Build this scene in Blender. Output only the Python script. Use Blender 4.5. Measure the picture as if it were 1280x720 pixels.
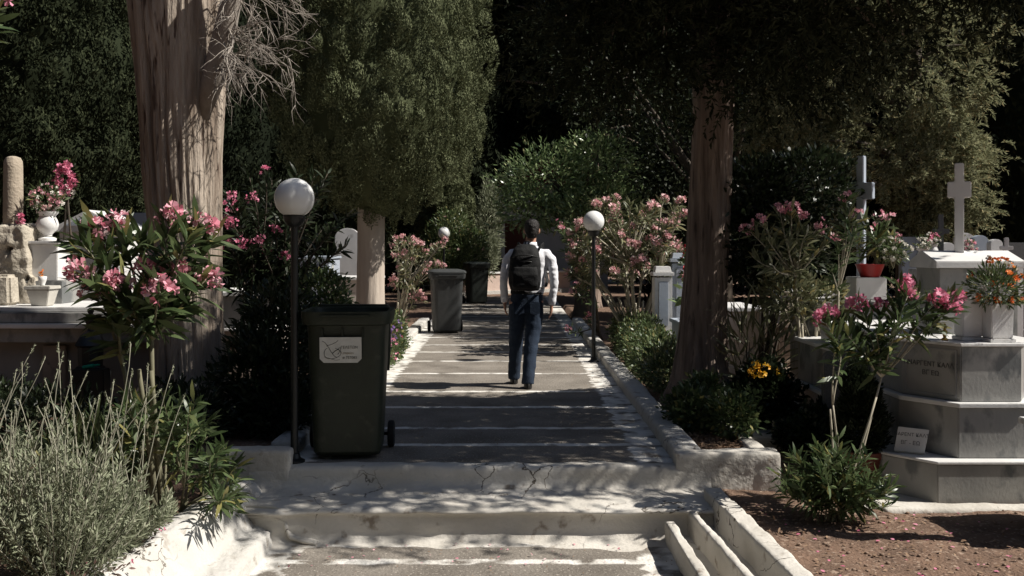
import bpy, bmesh, math, random
import numpy as np
from mathutils import Vector, Matrix, Euler, noise

# ------------------------------------------------------------------ scene, camera, light
S = bpy.context.scene
for o in list(bpy.data.objects):
    bpy.data.objects.remove(o)
COL = S.collection
R = math.radians
FPX = 1244.0
EYE = 1.5

cam_d = bpy.data.cameras.new('camera')
cam = bpy.data.objects.new('camera', cam_d)
COL.objects.link(cam)
cam.location = (0, 0, EYE)
cam.rotation_euler = (R(90), 0, 0)
cam_d.sensor_width = 36.0
cam_d.lens = 36.0 * FPX / 1280.0
cam_d.shift_x = 10 / 1280
cam_d.shift_y = -50 / 1280
cam_d.clip_start = 0.05
cam_d.clip_end = 2000
S.camera = cam

SUN_EL = R(48)
SUN_H = Vector((1.0, -0.13, 0)).normalized()          # horizontal direction towards the sun
SUN_DIR = Vector((SUN_H.x * math.cos(SUN_EL), SUN_H.y * math.cos(SUN_EL), math.sin(SUN_EL)))
world = bpy.data.worlds.new('World')
S.world = world
world.use_nodes = True
wn = world.node_tree
sky = wn.nodes.new('ShaderNodeTexSky')
sky.sky_type = 'NISHITA'
sky.sun_disc = False
sky.sun_elevation = SUN_EL
sky.sun_rotation = math.atan2(SUN_H.x, SUN_H.y)
bg = wn.nodes['Background']
bg.inputs['Strength'].default_value = 0.05
wn.links.new(sky.outputs[0], bg.inputs[0])
sun_d = bpy.data.lights.new('sun', 'SUN')
sun_d.energy = 5.0
sun_d.angle = R(0.5)
sun_d.color = (1.0, 0.95, 0.87)
sun = bpy.data.objects.new('sun', sun_d)
COL.objects.link(sun)
sun.rotation_euler = SUN_DIR.to_track_quat('Z', 'Y').to_euler()
sun.location = (20, 5, 30)
S.view_settings.view_transform = 'Standard'
S.view_settings.look = 'None'
S.view_settings.exposure = 0.5
S.view_settings.gamma = 1.0
S.cycles.max_bounces = 6
S.cycles.transparent_max_bounces = 8
S.cycles.use_denoising = True

def at(px, py, Y):
    """a point of the place at depth Y, from where it is seen in the photo"""
    return Vector(((px - 630) / FPX * Y, Y, EYE - (py - 310) / FPX * Y))

# ------------------------------------------------------------------ materials
def nodes(m):
    m.use_nodes = True
    nt = m.node_tree
    return nt, nt.nodes['Principled BSDF']

MATS = {}
def pmat(name, c1, c2=None, rough=0.7, scale=6.0, bump=0.0, bscale=None, stretch=(1, 1, 1), detail=6,
         spec=0.3, metal=0.0, spots=None, contrast=0.25, cracks=None, bdist=0.02):
    """two-tone procedural surface: noise mix of two colours, fine bump, optional dark spots"""
    if name in MATS:
        return MATS[name]
    m = bpy.data.materials.new(name)
    nt, b = nodes(m)
    N, L = nt.nodes, nt.links
    b.inputs['Roughness'].default_value = rough
    b.inputs['Specular IOR Level'].default_value = spec
    b.inputs['Metallic'].default_value = metal
    c2 = c2 or tuple(x * 0.8 for x in c1)
    tc = N.new('ShaderNodeTexCoord')
    mp = N.new('ShaderNodeMapping')
    mp.inputs['Scale'].default_value = stretch
    L.new(tc.outputs['Object'], mp.inputs[0])
    n1 = N.new('ShaderNodeTexNoise')
    n1.inputs['Scale'].default_value = scale
    n1.inputs['Detail'].default_value = detail
    L.new(mp.outputs[0], n1.inputs['Vector'])
    r = N.new('ShaderNodeValToRGB')
    r.color_ramp.elements[0].position = 0.5 - contrast
    r.color_ramp.elements[1].position = 0.5 + contrast
    r.color_ramp.elements[0].color = (*c2, 1)
    r.color_ramp.elements[1].color = (*c1, 1)
    L.new(n1.outputs['Fac'], r.inputs[0])
    out = r.outputs[0]
    if spots:
        sc, lo, hi, col = spots
        n3 = N.new('ShaderNodeTexNoise')
        n3.inputs['Scale'].default_value = sc
        n3.inputs['Detail'].default_value = 8
        L.new(mp.outputs[0], n3.inputs['Vector'])
        r3 = N.new('ShaderNodeMapRange')
        r3.inputs[1].default_value = lo
        r3.inputs[2].default_value = hi
        L.new(n3.outputs['Fac'], r3.inputs[0])
        mx = N.new('ShaderNodeMix')
        mx.data_type = 'RGBA'
        L.new(r3.outputs[0], mx.inputs['Factor'])
        L.new(out, mx.inputs['A'])
        mx.inputs['B'].default_value = (*col, 1)
        out = mx.outputs['Result']
    crack = None
    if cracks:
        # thin broken cracks: cell borders on warped coordinates, kept only in patches
        sc, wd, col = cracks
        nw = N.new('ShaderNodeTexNoise')
        nw.inputs['Scale'].default_value = sc * 1.3
        nw.inputs['Detail'].default_value = 6
        L.new(mp.outputs[0], nw.inputs['Vector'])
        va = N.new('ShaderNodeVectorMath')
        va.operation = 'MULTIPLY_ADD'
        va.inputs[1].default_value = (.5, .5, .5)
        L.new(nw.outputs['Color'], va.inputs[0])
        L.new(mp.outputs[0], va.inputs[2])
        vo = N.new('ShaderNodeTexVoronoi')
        vo.feature = 'DISTANCE_TO_EDGE'
        vo.inputs['Scale'].default_value = sc
        L.new(va.outputs[0], vo.inputs['Vector'])
        m1 = N.new('ShaderNodeMapRange')
        m1.inputs[1].default_value = wd
        m1.inputs[2].default_value = wd * .3
        L.new(vo.outputs['Distance'], m1.inputs[0])
        np_ = N.new('ShaderNodeTexNoise')
        np_.inputs['Scale'].default_value = sc * .9
        np_.inputs['Detail'].default_value = 3
        L.new(tc.outputs['Object'], np_.inputs['Vector'])
        m2 = N.new('ShaderNodeMapRange')
        m2.inputs[1].default_value = .52
        m2.inputs[2].default_value = .60
        L.new(np_.outputs['Fac'], m2.inputs[0])
        mu = N.new('ShaderNodeMath')
        mu.operation = 'MULTIPLY'
        L.new(m1.outputs[0], mu.inputs[0])
        L.new(m2.outputs[0], mu.inputs[1])
        crack = mu.outputs[0]
        mx = N.new('ShaderNodeMix')
        mx.data_type = 'RGBA'
        L.new(crack, mx.inputs['Factor'])
        L.new(out, mx.inputs['A'])
        mx.inputs['B'].default_value = (*col, 1)
        out = mx.outputs['Result']
    L.new(out, b.inputs['Base Color'])
    if bump:
        n2 = N.new('ShaderNodeTexNoise')
        n2.inputs['Scale'].default_value = bscale or scale * 4
        n2.inputs['Detail'].default_value = 8
        L.new(mp.outputs[0], n2.inputs['Vector'])
        bp = N.new('ShaderNodeBump')
        bp.inputs['Strength'].default_value = bump
        bp.inputs['Distance'].default_value = bdist
        L.new(n2.outputs['Fac'], bp.inputs['Height'])
        L.new(bp.outputs[0], b.inputs['Normal'])
    MATS[name] = m
    return m

def leafmat(name, c1, c2, c3=None, rough=0.45, trans=0.25, spec=0.4):
    """leaf: each leaf has its own tone (attribute 'rnd'), some light passes through"""
    m = bpy.data.materials.new(name)
    nt, b = nodes(m)
    N, L = nt.nodes, nt.links
    a = N.new('ShaderNodeAttribute')
    a.attribute_name = 'rnd'
    r = N.new('ShaderNodeValToRGB')
    r.color_ramp.elements[0].color = (*c1, 1)
    r.color_ramp.elements[1].color = (*c2, 1)
    r.color_ramp.elements[1].position = 0.9 if c3 else 1.0
    if c3:
        e = r.color_ramp.elements.new(0.97)
        e.color = (*c3, 1)
    L.new(a.outputs['Fac'], r.inputs[0])
    L.new(r.outputs[0], b.inputs['Base Color'])
    b.inputs['Roughness'].default_value = rough
    b.inputs['Specular IOR Level'].default_value = spec
    t = N.new('ShaderNodeBsdfTranslucent')
    L.new(r.outputs[0], t.inputs[0])
    mx = N.new('ShaderNodeMixShader')
    mx.inputs[0].default_value = trans
    L.new(b.outputs[0], mx.inputs[1])
    L.new(t.outputs[0], mx.inputs[2])
    L.new(mx.outputs[0], nt.nodes['Material Output'].inputs[0])
    MATS[name] = m
    return m

whitewash = pmat('whitewash', (.53, .515, .485), (.42, .40, .365), .85, 4.0, .8, 26, detail=9, spots=(11, .60, .68, (.34, .31, .27)), contrast=.3, cracks=(2.6, .013, (.12, .10, .08)))
render_grey = pmat('painted_render', (.60, .57, .52), (.42, .39, .34), .85, 2.6, .3, 38, detail=9, spots=(9, .62, .72, (.25, .21, .17)), cracks=(1.9, .009, (.09, .075, .06)))
marble = pmat('grey_marble', (.38, .37, .345), (.20, .20, .195), .4, 2.2, .08, 40, stretch=(1.4, 1.4, .8), detail=10, spots=(4.5, .52, .62, (.14, .145, .145)), contrast=.30)
marble_white = pmat('white_marble', (.72, .71, .69), (.58, .57, .56), .45, 4, .08, 40, detail=8, spots=(5, .62, .74, (.42, .41, .39)))
marble_blue = pmat('blue_grey_marble', (.42, .46, .52), (.32, .36, .42), .5, 4, .08, 40)
marble_brown = pmat('brown_marble', (.34, .27, .21), (.24, .19, .15), .5, 5, .1, 40, spots=(8, .6, .7, (.15, .12, .1)))
granite = pmat('dark_granite', (.13, .13, .125), (.08, .08, .08), .5, 60, .05, 90)
engrave = pmat('engraving', (.11, .11, .105), (.08, .08, .08), .8)
rubble = pmat('rubble_stone', (.50, .45, .37), (.34, .30, .24), .9, 9, .9, 30, spots=(6, .58, .7, (.2, .17, .13)))
sandstone = pmat('sandstone', (.44, .37, .29), (.32, .27, .21), .9, 10, .5, 40, spots=(5, .6, .75, (.2, .17, .14)))
soil = pmat('soil', (.20, .125, .085), (.095, .06, .042), .95, 5, 1.0, 40, detail=12, spots=(34, .58, .66, (.30, .22, .165)))
bark_pale = pmat('pale_bark', (.46, .39, .32), (.23, .18, .14), .9, 9, 1.0, 34, bdist=.05, stretch=(1, 1, .11), detail=12, contrast=.14, spots=(16, .60, .66, (.09, .06, .045)))
bark_red = pmat('brown_bark', (.31, .24, .195), (.14, .105, .085), .95, 14, 1.0, 36, bdist=.05, stretch=(1, 1, .10), detail=9, contrast=.16, spots=(20, .60, .68, (.05, .035, .028)))
bark_cream = pmat('cream_bark', (.52, .45, .38), (.36, .30, .25), .9, 6, .6, 22, stretch=(1, 1, .15))
twig_grey = pmat('grey_twig', (.36, .32, .28), (.24, .21, .18), .9, 12, .3)
stem_green = pmat('green_stem', (.20, .19, .12), (.13, .12, .08), .8, 12)
stem_pale = pmat('pale_stem', (.42, .38, .30), (.30, .27, .2), .85, 14)
stem_dark = pmat('dark_stem', (.10, .08, .06), (.06, .05, .04), .9, 12)
black_iron = pmat('black_iron', (.007, .008, .009), (.005, .006, .006), .45, 20, .1, spec=.5)
globe_white = pmat('opal_globe', (.76, .76, .75), (.70, .70, .69), .25, 5, spec=.5, spots=(5, .64, .75, (.55, .54, .5)))
bin_green = pmat('green_bin_plastic', (.022, .028, .017), (.016, .020, .013), .5, 14, .1, 60, spec=.35, spots=(9, .58, .74, (.05, .05, .038)))
bin_grey = pmat('grey_bin_plastic', (.055, .057, .057), (.042, .044, .044), .5, 14, .1, 60, spec=.35)
bin_dark = pmat('dark_bin_plastic', (.012, .016, .013), (.01, .012, .01), .5, 14, .1, 60, spec=.35)
rubber = pmat('rubber', (.015, .015, .015), (.01, .01, .01), .8, 20)
sticker_white = pmat('sticker', (.62, .61, .57), (.50, .49, .45), .6, 16)
ink = pmat('ink', (.06, .06, .055), (.04, .04, .04), .7)
ink_gold = pmat('gold_ink', (.22, .16, .09), (.18, .13, .08), .7)
skin = pmat('skin', (.46, .25, .17), (.40, .21, .15), .55, 8)
hair = pmat('dark_hair', (.014, .010, .008), (.008, .006, .005), .45, 40, .6, 120)
shirt = pmat('white_shirt', (.74, .74, .77), (.68, .68, .72), .9, 12, .25, 30)
jeans = pmat('blue_jeans', (.022, .036, .060), (.014, .022, .040), .9, 16, .3, 80)
shoe_black = pmat('shoe_leather', (.012, .011, .010), (.008, .008, .008), .4, 20)
pack_black = pmat('backpack_nylon', (.005, .005, .0055), (.0035, .0035, .0035), .75, 30, .3, 90)
red_pot = pmat('red_plastic', (.30, .02, .02), (.22, .016, .016), .4, 10)
terracotta = pmat('terracotta', (.16, .05, .035), (.11, .035, .025), .8, 12, .3)
door_brown = pmat('brown_door', (.15, .045, .025), (.10, .03, .018), .6, 6, stretch=(1, 1, .1))
plaster = pmat('white_plaster', (.70, .66, .60), (.58, .54, .48), .9, 4, .3)
lantern_black = pmat('lantern_metal', (.014, .014, .014), (.01, .01, .01), .45, 20, spec=.5)
glass_green = pmat('green_glass', (.02, .30, .18), (.015, .22, .13), .2, 10)
brass = pmat('brass', (.55, .36, .10), (.40, .25, .07), .35, 10, metal=.8)
flower_pot = pmat('pale_pot', (.50, .48, .43), (.40, .38, .34), .8, 8, .2)
blue_paint = pmat('blue_paint', (.10, .18, .34), (.08, .14, .28), .5, 6)

L_OLE = leafmat('oleander_leaf', (.045, .075, .028), (.11, .145, .062), (.24, .22, .08), rough=.35, trans=.3)
L_OLE2 = leafmat('dry_oleander_leaf', (.09, .105, .05), (.24, .24, .14), (.34, .28, .12), rough=.4, trans=.3)
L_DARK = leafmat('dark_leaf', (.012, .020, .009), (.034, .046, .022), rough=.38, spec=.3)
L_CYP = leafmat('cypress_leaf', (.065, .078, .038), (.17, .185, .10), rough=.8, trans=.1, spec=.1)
L_BACK = leafmat('shaded_cypress_leaf', (.006, .009, .005), (.022, .027, .014), rough=.85, trans=.05, spec=.05)  # leaf colour lowered so the background reads as deep shade
L_MID = leafmat('dim_cypress_leaf', (.014, .019, .010), (.05, .058, .03), rough=.85, trans=.05, spec=.05)  # cypress leaf again, toned down for dim light
L_DIM = leafmat('dim_broad_leaf', (.010, .016, .007), (.045, .057, .026), rough=.5, trans=.2, spec=.2)  # leaf colour darkened to deepen the shade in this crown
L_SHADE = leafmat('shade_tree_leaf', (.014, .019, .009), (.042, .048, .024), rough=.75, trans=.1, spec=.15)  # leaf tone also lowered to darken the shaded canopy
L_PINE = leafmat('juniper_leaf', (.135, .15, .08), (.32, .32, .19), (.34, .28, .15), rough=.8, trans=.35, spec=.1)
L_OLIVE = leafmat('bright_leaf', (.11, .17, .065), (.29, .37, .18), (.48, .48, .25), rough=.3, trans=.3, spec=.5)
L_HEDGE = leafmat('hedge_leaf', (.05, .085, .03), (.14, .17, .075), (.28, .25, .10), rough=.4)
L_LAV = leafmat('grey_leaf', (.15, .172, .105), (.38, .40, .28), rough=.7, trans=.25, spec=.2)
L_DRY = leafmat('dry_leaf', (.16, .09, .05), (.33, .22, .14), rough=.8, trans=.1)
P_PINK = leafmat('pink_petal', (.72, .25, .33), (.80, .46, .52), (.82, .66, .66), rough=.6, trans=.3)
P_HOT = leafmat('magenta_petal', (.66, .15, .27), (.76, .32, .43), rough=.6, trans=.3)
P_PALE = leafmat('pale_pink_petal', (.70, .34, .36), (.80, .56, .55), rough=.6, trans=.3)
P_WHITE = leafmat('white_petal', (.62, .58, .50), (.78, .76, .70), rough=.6, trans=.3)
P_ORANGE = leafmat('orange_petal', (.75, .14, .03), (.75, .28, .05), (.8, .55, .3), rough=.6, trans=.25)
P_YELLOW = leafmat('yellow_petal', (.75, .36, .02), (.82, .52, .05), rough=.6, trans=.25)
P_PURPLE = leafmat('purple_petal', (.20, .10, .34), (.40, .28, .55), (.6, .12, .2), rough=.6, trans=.25)

def path_material(name, strips, lines, xl, xr, slope, strip_w):
    """worn brown-grey concrete with whitewashed edge strips and cross lines (paint has ragged edges)"""
    m = bpy.data.materials.new(name)
    nt, b = nodes(m)
    N, L = nt.nodes, nt.links
    b.inputs['Roughness'].default_value = .9
    b.inputs['Specular IOR Level'].default_value = .2
    tc = N.new('ShaderNodeTexCoord')
    sep = N.new('ShaderNodeSeparateXYZ')
    L.new(tc.outputs['Object'], sep.inputs[0])
    def noise_(scale, detail=6):
        n = N.new('ShaderNodeTexNoise')
        n.inputs['Scale'].default_value = scale
        n.inputs['Detail'].default_value = detail
        L.new(tc.outputs['Object'], n.inputs['Vector'])
        return n.outputs['Fac']
    def math_(op, a, c, clamp=False):
        n = N.new('ShaderNodeMath')
        n.operation = op
        n.use_clamp = clamp
        for i, v in enumerate((a, c)):
            if isinstance(v, (int, float)):
                n.inputs[i].default_value = v
            else:
                L.new(v, n.inputs[i])
        return n.outputs[0]
    def rag(v, lo, hi):
        n = N.new('ShaderNodeMapRange')
        n.inputs[1].default_value = lo
        n.inputs[2].default_value = hi
        L.new(v, n.inputs[0])
        return n.outputs[0]
    ragged = math_('MULTIPLY', math_('SUBTRACT', noise_(9, 8), .5), .22)
    X = math_('ADD', sep.outputs[0], ragged)
    Y = math_('ADD', sep.outputs[1], math_('MULTIPLY', ragged, .35))
    mask = None
    def add(v):
        nonlocal mask
        mask = v if mask is None else math_('MAXIMUM', mask, v)
    if strips:
        edge_r = math_('ADD', math_('MULTIPLY', math_('SUBTRACT', sep.outputs[1], 6.83), slope), xr - strip_w)
        add(rag(math_('SUBTRACT', X, edge_r), -.01, .015))
        add(rag(math_('SUBTRACT', xl + strip_w, X), -.01, .015))
    for (y, w) in lines:
        d = math_('ABSOLUTE', math_('SUBTRACT', Y, y), 0)
        add(rag(math_('SUBTRACT', w / 2, d), -.008, .012))
    worn = rag(noise_(5, 9), .36, .50)
    mask = math_('MULTIPLY', mask, worn)
    r = N.new('ShaderNodeValToRGB')
    r.color_ramp.elements[0].position = .3
    r.color_ramp.elements[1].position = .7
    r.color_ramp.elements[0].color = (.135, .118, .10, 1)
    r.color_ramp.elements[1].color = (.235, .210, .180, 1)
    L.new(noise_(2.5, 10), r.inputs[0])
    sp = N.new('ShaderNodeMix')
    sp.data_type = 'RGBA'
    L.new(rag(noise_(70, 4), .60, .68), sp.inputs['Factor'])
    L.new(r.outputs[0], sp.inputs['A'])
    sp.inputs['B'].default_value = (.40, .36, .31, 1)
    mx = N.new('ShaderNodeMix')
    mx.data_type = 'RGBA'
    L.new(mask, mx.inputs['Factor'])
    L.new(sp.outputs['Result'], mx.inputs['A'])
    r2 = N.new('ShaderNodeValToRGB')
    r2.color_ramp.elements[0].position = .3
    r2.color_ramp.elements[1].position = .65
    r2.color_ramp.elements[0].color = (.52, .49, .44, 1)
    r2.color_ramp.elements[1].color = (.72, .70, .66, 1)
    L.new(noise_(6, 9), r2.inputs[0])
    L.new(r2.outputs[0], mx.inputs['B'])
    L.new(mx.outputs['Result'], b.inputs['Base Color'])
    bp = N.new('ShaderNodeBump')
    bp.inputs['Strength'].default_value = .7
    bp.inputs['Distance'].default_value = .015
    L.new(noise_(45, 8), bp.inputs['Height'])
    L.new(bp.outputs[0], b.inputs['Normal'])
    MATS[name] = m
    return m

# ------------------------------------------------------------------ objects
def tag(o, label=None, cat=None, group=None, kind=None):
    if label: o['label'] = label
    if cat: o['category'] = cat
    if group: o['group'] = group
    if kind: o['kind'] = kind
    return o

def thing(name, loc, label, cat, group=None):
    o = bpy.data.objects.new(name, None)
    COL.objects.link(o)
    o.empty_display_size = .1
    o.location = loc
    return tag(o, label, cat, group)

def root_of(o):
    while o.parent:
        o = o.parent
    return o

def link(name, me, mat, parent=None, org=None):
    o = bpy.data.objects.new(name, me)
    COL.objects.link(o)
    if mat:
        me.materials.append(mat)
    if parent:
        off = Vector(root_of(parent).location)
        o.parent = parent
    else:
        if org is None:
            n = len(me.vertices)
            a = np.empty(n * 3)
            me.vertices.foreach_get('co', a)
            a = a.reshape(-1, 3)
            lo, hi = a.min(0), a.max(0)
            org = ((lo[0] + hi[0]) / 2, (lo[1] + hi[1]) / 2, lo[2])
        off = Vector(org)
        o.location = off
    if off.length > 0:
        me.transform(Matrix.Translation(-off))
    return o

def copy_tree(o, parent=None):
    c = o.copy()
    COL.objects.link(c)
    if parent: c.parent = parent
    for ch in [x for x in bpy.data.objects if x.parent == o]:
        copy_tree(ch, c)
    return c

class MB:
    """collects solids (world coordinates); build() links them as one mesh object"""
    def __init__(s):
        s.v, s.f = [], []
    def add(s, vs, fs):
        k = len(s.v)
        s.v += [tuple(p) for p in vs]
        s.f += [tuple(i + k for i in f) for f in fs]
        return s
    def box(s, c, size, rz=0, taper=1.0, rx=0, ry=0):
        x, y, z = (d / 2 for d in size)
        M = Euler((rx, ry, rz)).to_matrix()
        vs = []
        for (a, b_, c_) in ((-1, -1, -1), (1, -1, -1), (1, 1, -1), (-1, 1, -1), (-1, -1, 1), (1, -1, 1), (1, 1, 1), (-1, 1, 1)):
            t = taper if c_ > 0 else 1
            vs.append(M @ Vector((a * x * t, b_ * y * t, c_ * z)) + Vector(c))
        return s.add(vs, [(3, 2, 1, 0), (4, 5, 6, 7), (0, 1, 5, 4), (1, 2, 6, 5), (2, 3, 7, 6), (3, 0, 4, 7)])
    def prism(s, poly, z0, z1, inset=0):
        """vertical prism on a plan polygon (counter-clockwise)"""
        n = len(poly)
        cx = sum(p[0] for p in poly) / n
        cy = sum(p[1] for p in poly) / n
        top = [(p[0] + (cx - p[0]) * inset, p[1] + (cy - p[1]) * inset) for p in poly]
        vs = [(p[0], p[1], z0) for p in poly] + [(p[0], p[1], z1) for p in top]
        return s.add(vs, [tuple(reversed(range(n))), tuple(range(n, 2 * n))] + [(i, (i + 1) % n, n + (i + 1) % n, n + i) for i in range(n)])
    def extrude(s, poly, origin, U, V, W, depth):
        """polygon in the plane (U,V), pushed along W by depth (thickness)"""
        o, U, V, W = Vector(origin), Vector(U), Vector(V), Vector(W)
        n = len(poly)
        vs = [o + U * a + V * b_ for a, b_ in poly] + [o + U * a + V * b_ + W * depth for a, b_ in poly]
        return s.add(vs, [tuple(range(n)), tuple(reversed(range(n, 2 * n)))] + [(i, n + i, n + (i + 1) % n, (i + 1) % n) for i in range(n)])
    def lathe(s, prof, c, n=24):
        """profile of (radius, z) turned about the vertical through c; closed at both ends"""
        vs, fs = [], []
        m = len(prof)
        for r_, z in prof:
            for i in range(n):
                a = 2 * math.pi * i / n
                vs.append((c[0] + r_ * math.cos(a), c[1] + r_ * math.sin(a), c[2] + z))
        for j in range(m - 1):
            for i in range(n):
                k = (i + 1) % n
                fs.append((j * n + i, j * n + k, (j + 1) * n + k, (j + 1) * n + i))
        fs.append(tuple(reversed(range(n))))
        fs.append(tuple((m - 1) * n + i for i in range(n)))
        return s.add(vs, fs)
    def tube(s, pts, rad, n=7, flat=1.0):
        pts = [Vector(p) for p in pts]
        m = len(pts)
        if not hasattr(rad, '__len__'):
            rad = [rad] * m
        vs, fs = [], []
        up = Vector((.03, .05, 1))
        prev = None
        for j, p in enumerate(pts):
            d = (pts[min(j + 1, m - 1)] - pts[max(j - 1, 0)])
            if d.length < 1e-6: d = Vector((0, 0, 1))
            d.normalize()
            if prev is None:
                a = d.cross(Vector((1, .1, .05)) if abs(d.z) > .8 else up).normalized()
            else:
                a = (prev - d * prev.dot(d)).normalized()
            prev = a
            b_ = d.cross(a)
            for i in range(n):
                t = 2 * math.pi * i / n
                vs.append(p + a * (rad[j] * math.cos(t)) + b_ * (rad[j] * flat * math.sin(t)))
        for j in range(m - 1):
            for i in range(n):
                k = (i + 1) % n
                fs.append((j * n + i, j * n + k, (j + 1) * n + k, (j + 1) * n + i))
        fs.append(tuple(reversed(range(n))))
        fs.append(tuple((m - 1) * n + i for i in range(n)))
        return s.add(vs, fs)
    def loft(s, rings, n=20, sq=2.0):
        """rings (x, y, z, rx, ry): horizontal super-ellipses"""
        vs, fs = [], []
        m = len(rings)
        for x, y, z, rx, ry in rings:
            for i in range(n):
                t = 2 * math.pi * i / n
                c, si = math.cos(t), math.sin(t)
                vs.append((x + rx * math.copysign(abs(c) ** (2 / sq), c), y + ry * math.copysign(abs(si) ** (2 / sq), si), z))
        up = rings[-1][2] > rings[0][2]
        for j in range(m - 1):
            for i in range(n):
                k = (i + 1) % n
                f = (j * n + i, j * n + k, (j + 1) * n + k, (j + 1) * n + i)
                fs.append(f if up else tuple(reversed(f)))
        a, b_ = tuple(range(n)), tuple((m - 1) * n + i for i in range(n))
        fs.append(tuple(reversed(a)) if up else a)
        fs.append(b_ if up else tuple(reversed(b_)))
        return s.add(vs, fs)
    def ball(s, c, r, n=14):
        r3 = (r, r, r) if not hasattr(r, '__len__') else r
        m = max(6, n // 2 + 2)
        rings = []
        for j in range(m + 1):
            a = -math.pi / 2 + math.pi * j / m
            q = max(math.cos(a), .02)
            rings.append((c[0], c[1], c[2] + r3[2] * math.sin(a), r3[0] * q, r3[1] * q))
        return s.loft(rings, n)
    def mesh(s, name):
        me = bpy.data.meshes.new(name)
        me.from_pydata(s.v, [], s.f)
        me.update()
        return me
    def build(s, name, mat, parent=None, bevel=0.0, smooth=False, org=None, segs=2):
        me = s.mesh(name)
        if bevel:
            b = bmesh.new()
            b.from_mesh(me)
            es = [e for e in b.edges if len(e.link_faces) == 2 and e.calc_face_angle(0) > .5]
            bmesh.ops.bevel(b, geom=es, offset=bevel, segments=segs, affect='EDGES', clamp_overlap=True)
            b.to_mesh(me)
            b.free()
        if smooth:
            me.shade_smooth()
            if bevel or smooth == 'angle':
                me.set_sharp_from_angle(angle=R(35))
        return link(name, me, mat, parent, org)

def remeshed(mb, name, mat, parent, voxel, smooth=2, wrinkle=0, wscale=10, org=None):
    """joins the solids of mb into one continuous skin"""
    me = mb.mesh(name)
    tmp = bpy.data.objects.new('tmp', me)
    COL.objects.link(tmp)
    md = tmp.modifiers.new('r', 'REMESH')
    md.mode = 'VOXEL'
    md.voxel_size = voxel
    sm = tmp.modifiers.new('s', 'SMOOTH')
    sm.factor = .5
    sm.iterations = smooth
    dg = bpy.context.evaluated_depsgraph_get()
    out = bpy.data.meshes.new_from_object(tmp.evaluated_get(dg))
    bpy.data.objects.remove(tmp)
    if wrinkle:
        for v in out.vertices:
            q = v.co
            w = noise.noise(Vector((q.x * wscale, q.y * wscale, q.z * wscale * 1.7)))
            w += .5 * noise.noise(q * wscale * 2.3)
            v.co += v.normal * (w * wrinkle)
    out.name = name
    out.shade_smooth()
    return link(name, out, mat, parent, org)

def roughen(me, amp, scale, amp2=0, scale2=1):
    me.update()
    for v in me.vertices:
        w = noise.noise(v.co * scale) * amp
        if amp2: w += noise.noise(v.co * scale2) * amp2
        v.co += v.normal * w

def rough_solid(mb, name, mat, parent=None, voxel=.03, amp=.01, scale=6, amp2=.004, scale2=25, smooth=1, org=None):
    """masonry with plaster over it: re-meshed, softened edges, uneven faces"""
    me = mb.mesh(name)
    tmp = bpy.data.objects.new('tmp', me)
    COL.objects.link(tmp)
    md = tmp.modifiers.new('r', 'REMESH')
    md.mode = 'VOXEL'
    md.voxel_size = voxel
    sm = tmp.modifiers.new('s', 'SMOOTH')
    sm.iterations = smooth
    dg = bpy.context.evaluated_depsgraph_get()
    out = bpy.data.meshes.new_from_object(tmp.evaluated_get(dg))
    bpy.data.objects.remove(tmp)
    roughen(out, amp, scale, amp2, scale2)
    out.name = name
    out.shade_smooth()
    return link(name, out, mat, parent, org)

# ------------------------------------------------------------------ leaves
def nrm(a):
    return a / np.maximum(np.linalg.norm(a, axis=-1, keepdims=True), 1e-9)

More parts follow.
